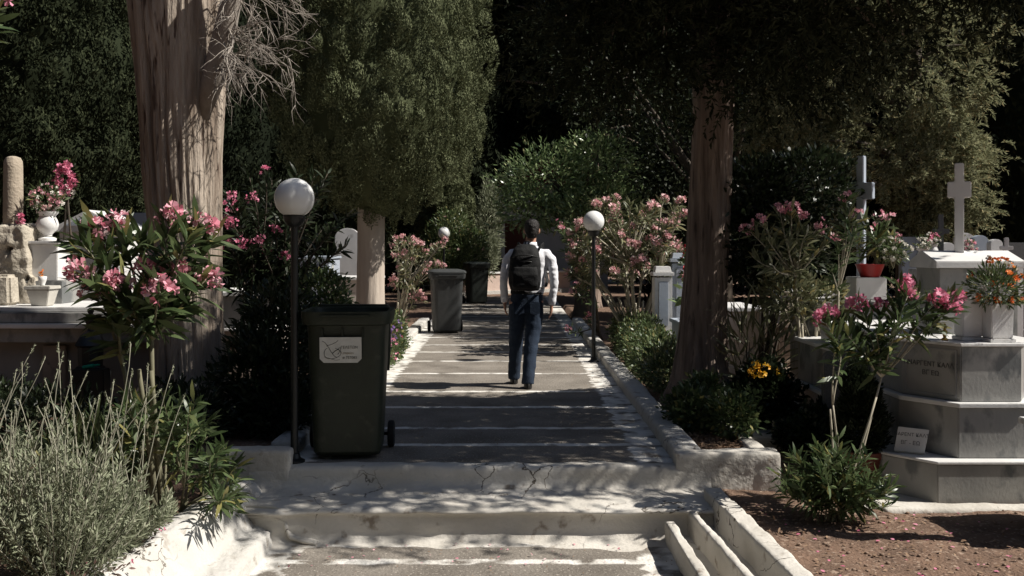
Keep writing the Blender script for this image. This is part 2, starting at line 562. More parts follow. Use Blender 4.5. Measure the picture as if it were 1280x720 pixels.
def leaf_mesh(name, P, D, Ln, Wd, rng, shape='lens', curl=.12, flat=.5, nor=None):
    """one mesh of many leaves: bases P, directions D, lengths, widths"""
    n = len(P)
    D = nrm(D)
    ref = np.tile([0., 0., 1.], (n, 1)) * flat + rng.normal(size=(n, 3)) * (1 - flat) * .8 + rng.normal(size=(n, 3)) * .12
    Sd = nrm(np.cross(D, ref))
    if nor is not None:
        Sd = nrm(np.cross(D, nor))
    Nn = np.cross(Sd, D)
    Ln = np.broadcast_to(np.asarray(Ln, float), (n,))[:, None]
    Wd = np.broadcast_to(np.asarray(Wd, float), (n,))[:, None]
    if shape == 'lens':
        V = np.stack([P,
                      P + D * Ln * .35 + Sd * Wd * .5 + Nn * Ln * curl * .4,
                      P + D * Ln * .35 - Sd * Wd * .5 + Nn * Ln * curl * .4,
                      P + D * Ln * .72 + Sd * Wd * .36 + Nn * Ln * curl * .3,
                      P + D * Ln * .72 - Sd * Wd * .36 + Nn * Ln * curl * .3,
                      P + D * Ln - Nn * Ln * curl * .3], 1)
        loops = np.array([0, 2, 1, 1, 2, 4, 3, 3, 4, 5])
        tot = np.array([3, 4, 3])
        k = 6
    elif shape == 'petal':
        V = np.stack([P,
                      P + D * Ln * .75 + Sd * Wd * .5 + Nn * Ln * curl,
                      P + D * Ln + Nn * Ln * curl * .4,
                      P + D * Ln * .75 - Sd * Wd * .5 + Nn * Ln * curl], 1)
        loops = np.array([0, 3, 2, 1])
        tot = np.array([4])
        k = 4
    else:
        V = np.stack([P,
                      P + D * Ln * .45 + Sd * Wd * .5 + Nn * Ln * curl,
                      P + D * Ln,
                      P + D * Ln * .45 - Sd * Wd * .5 + Nn * Ln * curl], 1)
        loops = np.array([0, 3, 2, 0, 2, 1])
        tot = np.array([3, 3])
        k = 4
    me = bpy.data.meshes.new(name)
    nv = n * k
    me.vertices.add(nv)
    me.vertices.foreach_set('co', V.reshape(-1).astype(np.float32))
    LP = (loops[None, :] + (np.arange(n) * k)[:, None]).reshape(-1)
    TT = np.tile(tot, n)
    me.loops.add(len(LP))
    me.loops.foreach_set('vertex_index', LP.astype(np.int32))
    me.polygons.add(len(TT))
    st = np.concatenate([[0], np.cumsum(TT)[:-1]])
    me.polygons.foreach_set('loop_start', st.astype(np.int32))
    try:
        me.polygons.foreach_set('loop_total', TT.astype(np.int32))
    except Exception:
        pass
    me.update(calc_edges=True)
    a = me.attributes.new('rnd', 'FLOAT', 'POINT')
    a.data.foreach_set('value', np.repeat(rng.random(n), k).astype(np.float32))
    return me

def randdir(rng, n):
    return nrm(rng.normal(size=(n, 3)))

def blob_points(rng, blobs, n, shell=.55):
    """points in the outer layer of a union of ellipsoids; returns points and outward directions"""
    vol = np.array([b[1][0] * b[1][1] * b[1][2] for b in blobs]) ** (2 / 3)
    k = rng.choice(len(blobs), n, p=vol / vol.sum())
    C = np.array([b[0] for b in blobs])[k]
    Rr = np.array([b[1] for b in blobs])[k]
    d = randdir(rng, n)
    lump = 1 + .16 * np.sin(d[:, :1] * 5 + k[:, None]) * np.sin(d[:, 1:2] * 6 + 2 * k[:, None]) + .12 * np.sin(d[:, 2:3] * 9 + 3 * k[:, None])
    rad = (shell + (1 - shell) * rng.random((n, 1)) ** .5) * lump
    return C + d * Rr * rad, d

def core_mesh(name, c, r, seed=0, n=28, amp=.12):
    """solid inner mass of a dense crown"""
    vs, fs = [], []
    m = n // 2
    for j in range(m + 1):
        a = -math.pi / 2 + math.pi * j / m
        for i in range(n):
            t = 2 * math.pi * i / n
            d = Vector((math.cos(a) * math.cos(t), math.cos(a) * math.sin(t), math.sin(a)))
            w = 1 + amp * noise.noise(d * 3 + Vector((seed, seed * .7, 0))) * 2
            vs.append((c[0] + d.x * r[0] * w, c[1] + d.y * r[1] * w, c[2] + d.z * r[2] * w))
    for j in range(m):
        for i in range(n):
            k = (i + 1) % n
            fs.append((j * n + i, j * n + k, (j + 1) * n + k, (j + 1) * n + i))
    return vs, fs

def join_meshes(name, mes):
    b = bmesh.new()
    for me in mes:
        b.from_mesh(me)
    out = bpy.data.meshes.new(name)
    b.to_mesh(out)
    b.free()
    return out

def shrub(name, label, cat, base, blobs, n, Ln, Wd, mat, stem_mat=None, seed=1, flowers=None, group=None, shape='lens',
          up=.4, shell=.45, flat=.5, nst=7, stem_r=.012, curl=.1):
    rng = np.random.default_rng(seed)
    t = thing(name, base, label, cat, group)
    P, d = blob_points(rng, blobs, n, shell)
    # leaves sit in little tufts
    P += rng.normal(size=P.shape) * Ln * .2
    D = d + randdir(rng, n) * .8 + np.array([0, 0, up])
    me = leaf_mesh('foliage', P, D, Ln * (.7 + .6 * rng.random(n)), Wd * (.7 + .6 * rng.random(n)), rng, shape, flat=flat, curl=curl)
    link('foliage', me, mat, t)
    mb = MB()
    random.seed(seed)
    for i in range(nst):
        b = blobs[i % len(blobs)]
        e = Vector(b[0]) + Vector((random.uniform(-.5, .5) * b[1][0], random.uniform(-.5, .5) * b[1][1], random.uniform(0, .5) * b[1][2]))
        s = Vector(base) + Vector((random.uniform(-.04, .04), random.uniform(-.04, .04), -.03))
        q = s.lerp(e, .5) + Vector((random.uniform(-.06, .06), random.uniform(-.06, .06), .04))
        mb.tube([s, s.lerp(q, .5), q, q.lerp(e, .6), e], [stem_r, stem_r * .9, stem_r * .7, stem_r * .5, stem_r * .3], 6)
    mb.build('stem', stem_mat or stem_dark, t, smooth=True)
    if flowers:
        fm, nf, fs, where = flowers
        pp, dd = blob_points(rng, where or blobs, nf, .95)
        dd[:, 2] = np.abs(dd[:, 2])
        blossoms(pp, dd, fs, fm, t, rng)
    return t

def blossoms(C, N_, size, mat, parent, rng, petals=5, name='blossom'):
    """five-petalled flowers at C facing N_"""
    n = len(C)
    N_ = nrm(N_ + rng.normal(size=(n, 3)) * .35)
    a = nrm(np.cross(N_, rng.normal(size=(n, 3))))
    b = np.cross(N_, a)
    P, D, s = [], [], []
    sz = size * (.7 + .6 * rng.random(n))
    for k in range(petals):
        t = 2 * math.pi * k / petals
        D.append(a * math.cos(t) + b * math.sin(t) + N_ * .45)
        P.append(C)
        s.append(sz)
    P, D, s = np.concatenate(P), np.concatenate(D), np.concatenate(s)
    me = leaf_mesh(name, P, D, s, s * .85, rng, 'petal', curl=.15, flat=0)
    # one tone per flower
    v = np.tile(rng.random(n), petals)
    me.attributes['rnd'].data.foreach_set('value', np.repeat(v, 4).astype(np.float32))
    return link(name, me, mat, parent)

def bez(a, b, c, d, n=7):
    out = []
    for i in range(n):
        t = i / (n - 1)
        out.append(a * (1 - t) ** 3 + b * 3 * t * (1 - t) ** 2 + c * 3 * t * t * (1 - t) + d * t ** 3)
    return out

def oleander(label, base, tips, seed=1, leaf=.13, nl=26, fl=10, fsize=.024, petal=P_PINK, lmat=None, smat=None, fork=.35,
             r0=.016, group=None, spread=.3, shoot=.32, cluster=.06, name='oleander', back=0):
    """stems from the base to every tip; whorls of lance leaves on the last stretch; flower heads.
       tips: (point, has_flowers)"""
    rng = np.random.default_rng(seed)
    random.seed(seed)
    t = thing(name, base, label, 'oleander', group)
    base = Vector(base)
    mb = MB()
    P, D = [], []
    FC, FN = [], []
    ctr = sum((Vector(p) for p, _ in tips), Vector()) / len(tips)
    nm = max(2, len(tips) // 4)
    mains = []
    for i in range(nm):
        e = base.lerp(Vector(random.choice(tips)[0]), fork + random.uniform(-.05, .1)) + Vector((random.uniform(-.05, .05), random.uniform(-.05, .05), .03))
        st = base + Vector((random.uniform(-.05, .05), random.uniform(-.05, .05), -.04))
        pts = bez(st, st.lerp(e, .3) + Vector((random.uniform(-.04, .04), 0, .05)), st.lerp(e, .7), e, 6)
        mb.tube(pts, [r0 * (1 - .07 * k) for k in range(6)], 7)
        mains.append(e)
    for p, f in tips:
        p = Vector(p)
        m = min(mains, key=lambda q: (q - p).length + random.uniform(0, .15))
        dirn = (p - ctr)
        dirn.z = abs(dirn.z) * .4 + .5 * (p - m).length
        c1 = m.lerp(p, .4) + Vector((0, 0, -.02))
        c2 = p - dirn.normalized() * (p - m).length * spread
        pts = bez(m, c1, c2, p, 9)
        mb.tube(pts, [r0 * .62 - (r0 * .42) * k / 8 for k in range(9)], 6)
        L_ = (p - m).length
        sh = min(shoot, L_ * .85)
        ax = (pts[-1] - pts[-3]).normalized()
        for k in range(nl):
            u = 1 - (k / nl) * sh / max(L_, .05)
            x = u * 8
            i0 = max(0, min(7, int(x)))
            q = pts[i0].lerp(pts[i0 + 1], x - i0)
            th = random.uniform(.45, 1.25) + (.5 if k > nl * .6 else 0)
            rd = Vector((random.gauss(0, 1), random.gauss(0, 1), random.gauss(0, 1)))
            rd = (rd - ax * rd.dot(ax)).normalized()
            P.append(q)
            D.append(ax * math.cos(th) + rd * math.sin(th))
        if f:
            for k in range(fl):
                o = Vector((random.gauss(0, 1), random.gauss(0, 1), random.gauss(.35, .7))).normalized()
                FC.append(p + ax * .03 + o * cluster * random.uniform(.35, 1.15))
                FN.append(o + Vector((0, -.3, .2)))
    P, D = np.array(P), np.array(D)
    n = len(P)
    Ln = leaf * (.6 + .6 * rng.random(n))
    link('foliage', leaf_mesh('foliage', P, D, Ln, Ln * .19, rng, 'lens', curl=.12, flat=.6), lmat or L_OLE, t)
    mb.build('stem', smat or stem_green, t, smooth=True)
    if FC:
        blossoms(np.array(FC), np.array(FN), fsize, petal, t, rng)
    return t

def spray_leaves(rng, P, D, Ln, n, leaf, droop=.1, width=.22):
    """n small leaves along each spray"""
    m = len(P)
    D = nrm(D)
    t = rng.random((m, n, 1)) ** .8
    side = nrm(rng.normal(size=(m, n, 3)))
    Lr = np.broadcast_to(np.asarray(Ln, float).reshape(-1, 1, 1), (m, 1, 1))
    pos = P[:, None, :] + D[:, None, :] * t * Lr - np.array([0, 0, 1.]) * droop * t * t * Lr
    dr = D[:, None, :] * .8 + side * .75
    ll = leaf * (.6 + .7 * rng.random((m, n)))
    return pos.reshape(-1, 3), dr.reshape(-1, 3), ll.reshape(-1), ll.reshape(-1) * width

def trunk_mesh(pts, rads, n=40, flute=.05, seed=0, flare=.0, rows=60, knots=.03, grooves=(), ridge=.012):
    """tapered fluted trunk along a polyline"""
    pts = [Vector(p) for p in pts]
    m = len(pts) - 1
    vs, fs = [], []
    for j in range(rows + 1):
        u = j / rows * m
        i0 = min(int(u), m - 1)
        f = u - i0
        p = pts[i0].lerp(pts[i0 + 1], f)
        r_ = rads[i0] * (1 - f) + rads[i0 + 1] * f
        h = p.z - pts[0].z
        for i in range(n):
            a = 2 * math.pi * i / n
            q = Vector((math.cos(a) * 1.6, math.sin(a) * 1.6, h * .22 + seed))
            w = noise.noise(q * 1.3) * flute * 1.6
            g = noise.noise(q * 4.1)
            w -= flute * 1.1 * max(0, .35 - abs(g)) * 2
            fx = Vector((math.cos(a) * 11, math.sin(a) * 11, h * .8 + seed))
            w += ridge * (noise.noise(fx) - 1.6 * max(0, .12 - abs(noise.noise(fx * 1.7))) * 4 + .5 * noise.noise(Vector((math.cos(a) * 26, math.sin(a) * 26, h * 3))))
            w += knots * noise.noise(Vector((math.cos(a) * 2, math.sin(a) * 2, h * 2.2 + seed)))
            w += flare * math.exp(-h / .22) * (1 + .6 * math.sin(a * 5 + seed))
            for (ga, gw, gd) in grooves:
                da = (a - ga - .10 * noise.noise(Vector((h * .9, ga * 5, seed))) + math.pi) % (2 * math.pi) - math.pi
                w -= gd * math.exp(-(da / gw) ** 2) * (.6 + .8 * noise.noise(Vector((h * .7, ga * 3, 1.5))) + .3)
            k = r_ * (1 + w)
            vs.append((p.x + k * math.cos(a), p.y + k * math.sin(a), p.z))
    for j in range(rows):
        for i in range(n):
            k = (i + 1) % n
            fs.append((j * n + i, j * n + k, (j + 1) * n + k, (j + 1) * n + i))
    fs.append(tuple(reversed(range(n))))
    fs.append(tuple(rows * n + i for i in range(n)))
    return vs, fs

def text_on(s, size, origin, U, V, mat, parent, name='inscription', extrude=.002, align='CENTER'):
    cu = bpy.data.curves.new('t', 'FONT')
    cu.body = s
    cu.size = size
    cu.extrude = extrude
    cu.align_x = align
    cu.align_y = 'CENTER'
    to = bpy.data.objects.new('t', cu)
    COL.objects.link(to)
    dg = bpy.context.evaluated_depsgraph_get()
    me = bpy.data.meshes.new_from_object(to.evaluated_get(dg))
    bpy.data.objects.remove(to)
    U, V = Vector(U).normalized(), Vector(V).normalized()
    W = U.cross(V)
    M = Matrix(((U.x, V.x, W.x, origin[0]), (U.y, V.y, W.y, origin[1]), (U.z, V.z, W.z, origin[2]), (0, 0, 0, 1)))
    me.transform(M)
    me.name = name
    return link(name, me, mat, parent)

# ================================================================== THE SETTING
def xl(y): return -1.5
def xr(y): return 1.19 + .0135 * (y - 6.83)
LOW = -.37                                             # level of the lower path

def ground_z(x, y):
    if -1.94 < x < 1.43 and y < 6.93: return -.6       # under the steps and the lower path
    if -1.6 < x < 1.3 + .0135 * (y - 6.83) and y < 31: return -.08
    if x > 0:
        if y < 6.93: return -.17
        if x < 1.9: return .03
        return -.15 + min(1, max(0, (y - 8) / 6)) * .15
    if y < 6.86: return -.09
    return .03

def lines(segs):
    out = []
    for a, b, s in segs:
        n = max(1, int(round((b - a) / s)))
        out += [a + (b - a) * i / n for i in range(n)]
    out.append(segs[-1][1])
    return out
gx = lines([(-400, -60, 60), (-60, -12, 6), (-12, -3.5, .5), (-3.5, -1.95, .08), (-1.95, -1.93, .02), (-1.93, 1.42, .25), (1.42, 1.44, .02), (1.44, 3.6, .06), (3.6, 10, .4), (10, 60, 6), (60, 400, 60)])
gy = lines([(-60, 0, 6), (0, 4.2, .3), (4.2, 6.85, .06), (6.85, 6.88, .03), (6.88, 6.95, .07), (6.95, 10, .1), (10, 32, .5), (32, 60, 4), (60, 600, 60)])
vs, fs = [], []
for y in gy:
    for x in gx:
        z = ground_z(x, y)
        if z > -.5 and abs(x) < 12 and 0 < y < 31:
            z += .022 * noise.noise(Vector((x * 2.1, y * 2.1, 0))) + .012 * noise.noise(Vector((x * 9, y * 9, 3)))
        vs.append((x, y, z))
nx = len(gx)
for j in range(len(gy) - 1):
    for i in range(nx - 1):
        fs.append((j * nx + i, j * nx + i + 1, (j + 1) * nx + i + 1, (j + 1) * nx + i))
me = bpy.data.meshes.new('ground')
me.from_pydata(vs, [], fs)
me.shade_smooth()
tag(link('ground', me, soil, org=(0, 0, 0)), kind='structure')

# path: one long slab, painted strips and cross lines
YL = [7.59, 8.29, 9.38, 10.4, 11.9, 13.2, 14.35, 15.4, 16.7, 18.0, 19.2, 20.5, 21.8, 23.2, 24.6, 26, 27.5, 29]
path_m = path_material('path_concrete', True, [(y, .10) for y in YL] + [(6.9, .12)], -1.5, 1.19, .0135, .26)
vs, fs = [], []
ys = lines([(6.95, 12, .12), (12, 31.5, .5)])
for y in ys:
    for i in range(21):
        x = xl(y) - .02 + (xr(y) - xl(y) + .04) * i / 20
        vs.append((x, y, .004 * noise.noise(Vector((x * 3, y * 3, 0)))))
for j in range(len(ys) - 1):
    for i in range(20):
        fs.append((j * 21 + i, j * 21 + i + 1, (j + 1) * 21 + i + 1, (j + 1) * 21 + i))
me = bpy.data.meshes.new('path')
me.from_pydata(vs, [], fs)
me.shade_smooth()
tag(link('path', me, path_m, org=(0, 0, 0)), kind='structure')

low_m = path_material('lower_path_concrete', True, [(5.93, .09), (6.30, .16), (4.9, .1)], -1.5, 1.04, 0, .22)
vs, fs = [], []
ys = lines([(-4, 4, .5), (4, 6.4, .06)])
for y in ys:
    for i in range(45):
        x = -1.55 + 2.62 * i / 44
        vs.append((x, y, LOW + .008 * noise.noise(Vector((x * 4, y * 4, 5)))))
for j in range(len(ys) - 1):
    for i in range(44):
        fs.append((j * 45 + i, j * 45 + i + 1, (j + 1) * 45 + i + 1, (j + 1) * 45 + i))
me = bpy.data.meshes.new('lower_path')
me.from_pydata(vs, [], fs)
me.shade_smooth()
tag(link('lower_path', me, low_m, org=(0, 0, 0)), kind='structure')

# steps between the two levels: profile swept across, plaster worn and uneven
prof = [(7.0, -.003), (6.93, .002), (6.87, 0), (6.845, -.010), (6.834, -.03), (6.83, -.08), (6.822, -.115), (6.80, -.137), (6.76, -.148), (6.68, -.154), (6.6, -.157),
        (6.5, -.160), (6.40, -.164), (6.345, -.168), (6.325, -.174), (6.320, -.184), (6.328, -.192), (6.352, -.197), (6.358, -.21), (6.352, -.25), (6.345, -.31), (6.33, -.345), (6.29, -.363), (6.2, LOW), (6.1, LOW - .012)]
vs, fs = [], []
NX = 150
dense = []
for k in range(len(prof) - 1):
    (a, b), (c, d) = prof[k], prof[k + 1]
    m = max(1, int(math.hypot(c - a, d - b) / .02))
    dense += [(a + (c - a) * i / m, b + (d - b) * i / m) for i in range(m)]
dense.append(prof[-1])
for (y, z) in dense:
    for i in range(NX + 1):
        x = -1.75 + (1.42 + 1.75) * i / NX
        q = Vector((x * 2.2, y * 6, z * 6))
        edge = max(0, 1 - abs(z + .012) / .05) + max(0, 1 - abs(z + .19) / .05)
        dy = .014 * noise.noise(q) + .0035 * noise.noise(Vector((x * 11, y * 20, z * 20)))
        dz = .010 * noise.noise(q + Vector((7, 0, 0))) + edge * .006 * noise.noise(Vector((x * 7, 1, 4)))
        low = z < -.17
        wob = .05 * math.exp(-((x + 1.42) / .16) ** 2) if low else 0     # the lower edge bulges at the left wall
        vs.append((x, y + dy - wob, z + dz))
for j in range(len(dense) - 1):
    for i in range(NX):
        fs.append((j * (NX + 1) + i, (j + 1) * (NX + 1) + i, (j + 1) * (NX + 1) + i + 1, j * (NX + 1) + i + 1))
me = bpy.data.meshes.new('steps')
me.from_pydata(vs, [], fs)
me.shade_smooth()
tag(link('steps', me, render_grey, org=(0, 6.3, LOW)), 'two worn whitewashed steps across the end of the path', 'steps')

# kerbs of the path
def strip_solid(fx0, fx1, y0, y1, z0, z1, n):
    mb = MB()
    vs, fs = [], []
    for j in range(n + 1):
        y = y0 + (y1 - y0) * j / n
        a, b = fx0(y), fx1(y)
        vs += [(a, y, z0), (b, y, z0), (b, y, z1), (a, y, z1)]
    for j in range(n):
        k = 4 * j
        for i in range(4):
            fs.append((k + i, k + (i + 1) % 4, k + 4 + (i + 1) % 4, k + 4 + i))
    fs += [(3, 2, 1, 0), (4 * n, 4 * n + 1, 4 * n + 2, 4 * n + 3)]
    return mb.add(vs, fs)
mb = strip_solid(xr, lambda y: xr(y) + .2, 7.0, 20, -.2, .10, 60)
tag(rough_solid(mb, 'kerb', whitewash, None, .026, .010, 4, .003, 20), 'long whitewashed kerb along the right edge of the path', 'kerb')
mb = strip_solid(lambda y: xl(y) - .2, xl, 7.22, 20, -.2, .10, 60)
tag(rough_solid(mb, 'kerb', whitewash, None, .026, .010, 4, .003, 20), 'whitewashed kerb running behind the bins on the left edge of the path', 'kerb')

# planter walls beside the steps
mb = MB().box((1.545, 6.92, -.16), (.72, .18, .5)).box((1.84, 7.9, -.06), (.12, 1.9, .24))
tag(rough_solid(mb, 'planter_wall', render_grey, None, .022, .010, 5, .005, 24), 'cracked whitewashed planter wall at the right end of the top step', 'wall')
mb = MB().box((-1.70, 6.93, -.17), (.46, .2, .56))
tag(rough_solid(mb, 'planter_wall', render_grey, None, .02, .008, 5, .004, 24), 'grey painted block beside the foot of the near lamp', 'wall')
# battered wall, lower left
vs, fs = [], []
prof = [(-2.06, -.62), (-2.05, -.10), (-2.03, -.055), (-1.97, -.04), (-1.90, -.05), (-1.865, -.09), (-1.80, -.17), (-1.74, -.235), (-1.70, -.262), (-1.60, -.272), (-1.53, -.280), (-1.485, -.30), (-1.47, -.345), (-1.455, -.39), (-1.44, -.62)]
dense = []
for k in range(len(prof) - 1):
    (a, b), (c, d) = prof[k], prof[k + 1]
    m = max(1, int(math.hypot(c - a, d - b) / .022))
    dense += [(a + (c - a) * i / m, b + (d - b) * i / m) for i in range(m)]
dense.append(prof[-1])
NY = 180
for j in range(NY + 1):
    y = 6.78 - (6.78 - 2.2) * j / NY
    sh = .22 * min(1, max(0, (y - 4.6) / 2.2))          # leans in towards the steps
    end = max(0, (y - 6.62) / .16)
    for (x, z) in dense:
        q = Vector((x * 3, y * 3, z * 3))
        t = max(0, min(1, (-1.47 - x) / .4))
        w = .022 * noise.noise(q) + .010 * noise.noise(q * 4) - .014 * max(0, .1 - abs(noise.noise(q * 1.9))) * 8
        vs.append((x + sh * t + w * .6, y, z + w - .05 * end * t * (z > -.3)))
m = len(dense)
for j in range(NY):
    for i in range(m - 1):
        fs.append((j * m + i, j * m + i + 1, (j + 1) * m + i + 1, (j + 1) * m + i))
fs.append(tuple(reversed(range(m))))
fs.append(tuple(NY * m + i for i in range(m)))
me = bpy.data.meshes.new('garden_wall')
me.from_pydata(vs, [], fs)
me.shade_smooth()
tag(link('garden_wall', me, whitewash), 'sloping lumpy whitewashed wall with a footing in front of the grey bush', 'wall')
# moulded drain lip at the end of that wall
t = thing('drain_lip', (-1.5, 6.45, -.35), 'wavy moulded drain lip at the left end of the lower step', 'drain')
for k in range(3):
    mb = MB()
    o = .026 * k - .012
    pts = [(-1.78, 6.40 - o, -.165 - o * .9), (-1.62, 6.385 - o, -.17 - o), (-1.46, 6.36 - o, -.175 - o), (-1.40 + o * .3, 6.345 - o, -.20 - o), (-1.385 + o * .3, 6.33 - o, -.26 - o * .6), (-1.36 + o * .5, 6.31 - o, -.315 - o * .3), (-1.28 + o * .6, 6.295 - o, -.345), (-1.18, 6.29 - o, -.36)]
    P = [Vector(p) for p in pts]
    q = []
    for a, b in zip(P, P[1:]):
        q += [a.lerp(b, i / 4) for i in range(4)]
    q.append(P[-1])
    mb.tube(q, [.013 + .003 * math.sin(i * 1.3 + k) for i in range(len(q))], 8)
    mb.build('moulding', render_grey, t, smooth=True)

# gutter walls, lower right
t = thing('drain_channel', (1.2, 5.5, LOW), 'stepped whitewashed drain channel with three low walls beside the lower path', 'drain')
def wall_along(p0, p1, w, zt0, zt1, z0, y1=6.62):
    mb = MB()
    vs, fs = [], []
    n = 40
    for j in range(n + 1):
        f = j / n
        x, y = p0[0] + (p1[0] - p0[0]) * f, p0[1] + (p1[1] - p0[1]) * f
        zt = zt0 + (zt1 - zt0) * f
        vs += [(x, y, z0), (x + w, y, z0), (x + w, y, zt), (x, y, zt)]
    for j in range(n):
        k = 4 * j
        for i in range(4):
            fs.append((k + i, k + 4 + i, k + 4 + (i + 1) % 4, k + (i + 1) % 4))
    fs += [(0, 1, 2, 3), (4 * n + 3, 4 * n + 2, 4 * n + 1, 4 * n)]
    return mb.add(vs, fs)
rough_solid(wall_along((1.02, 6.30), (1.03, 2.5), .06, -.225, -.215, -.6), 'channel_wall', render_grey, t, .014, .008, 6, .003, 24)
rough_solid(wall_along((1.17, 6.42), (1.36, 2.5), .05, -.17, -.19, -.6), 'channel_wall', render_grey, t, .014, .008, 6, .003, 24)
rough_solid(wall_along((1.32, 6.62), (1.52, 2.5), .12, -.095, -.10, -.6), 'channel_wall', render_grey, t, .016, .009, 6, .003, 24)
mb = MB()
n = 40
vs, fs = [], []
for j in range(n + 1):
    y = 6.5 - 4.0 * j / n
    for i in range(9):
        x = 1.06 + .42 * i / 8
        vs.append((x, y, (-.33 if i < 4 else -.27) + .008 * noise.noise(Vector((x * 9, y * 9, 0)))))
for j in range(n):
    for i in range(8):
        fs.append((j * 9 + i + 1, j * 9 + i, (j + 1) * 9 + i, (j + 1) * 9 + i + 1))
mb.add(vs, fs).build('channel_floor', render_grey, t, smooth=True)

# ================================================================== LAMPS
def make_lamp(loc, label, h=1.99):
    t = thing('garden_lamp', loc, label, 'lamp', 'globe lamps along the path')
    x, y, z = loc
    MB().lathe([(.075, 0), (.075, .012), (.045, .03), (.036, .06), (.027, .065), (.025, h - .33), (.027, h - .32)], loc, 16).build('pole', black_iron, t, smooth='angle')
    MB().lathe([(.036, h - .34), (.06, h - .32), (.075, h - .29), (.078, h - .265), (.06, h - .262)], loc, 20).build('collar', black_iron, t, smooth='angle')
    pr = [(.14 * math.cos(a) if abs(a) < 1.5 else .004, h - .14 + .14 * math.sin(a)) for a in [(-1.02 + (1.02 + 1.57) * i / 20) for i in range(21)]]
    MB().lathe(pr, loc, 28).build('globe', globe_white, t, smooth=True)
    return t
lamp = make_lamp((-1.47, 6.98, 0), 'nearest globe lamp on a black pole, behind the green bin')
for loc, lab in (((1.18, 13.1, 0), 'brightly sunlit white globe lamp in front of the pink oleander right of the walker'),
                 ((-1.40, 23.2, 0), 'far grey-looking globe lamp above the grey wheelie bin')):
    c = copy_tree(lamp)
    c.location = loc
    c['label'] = lab

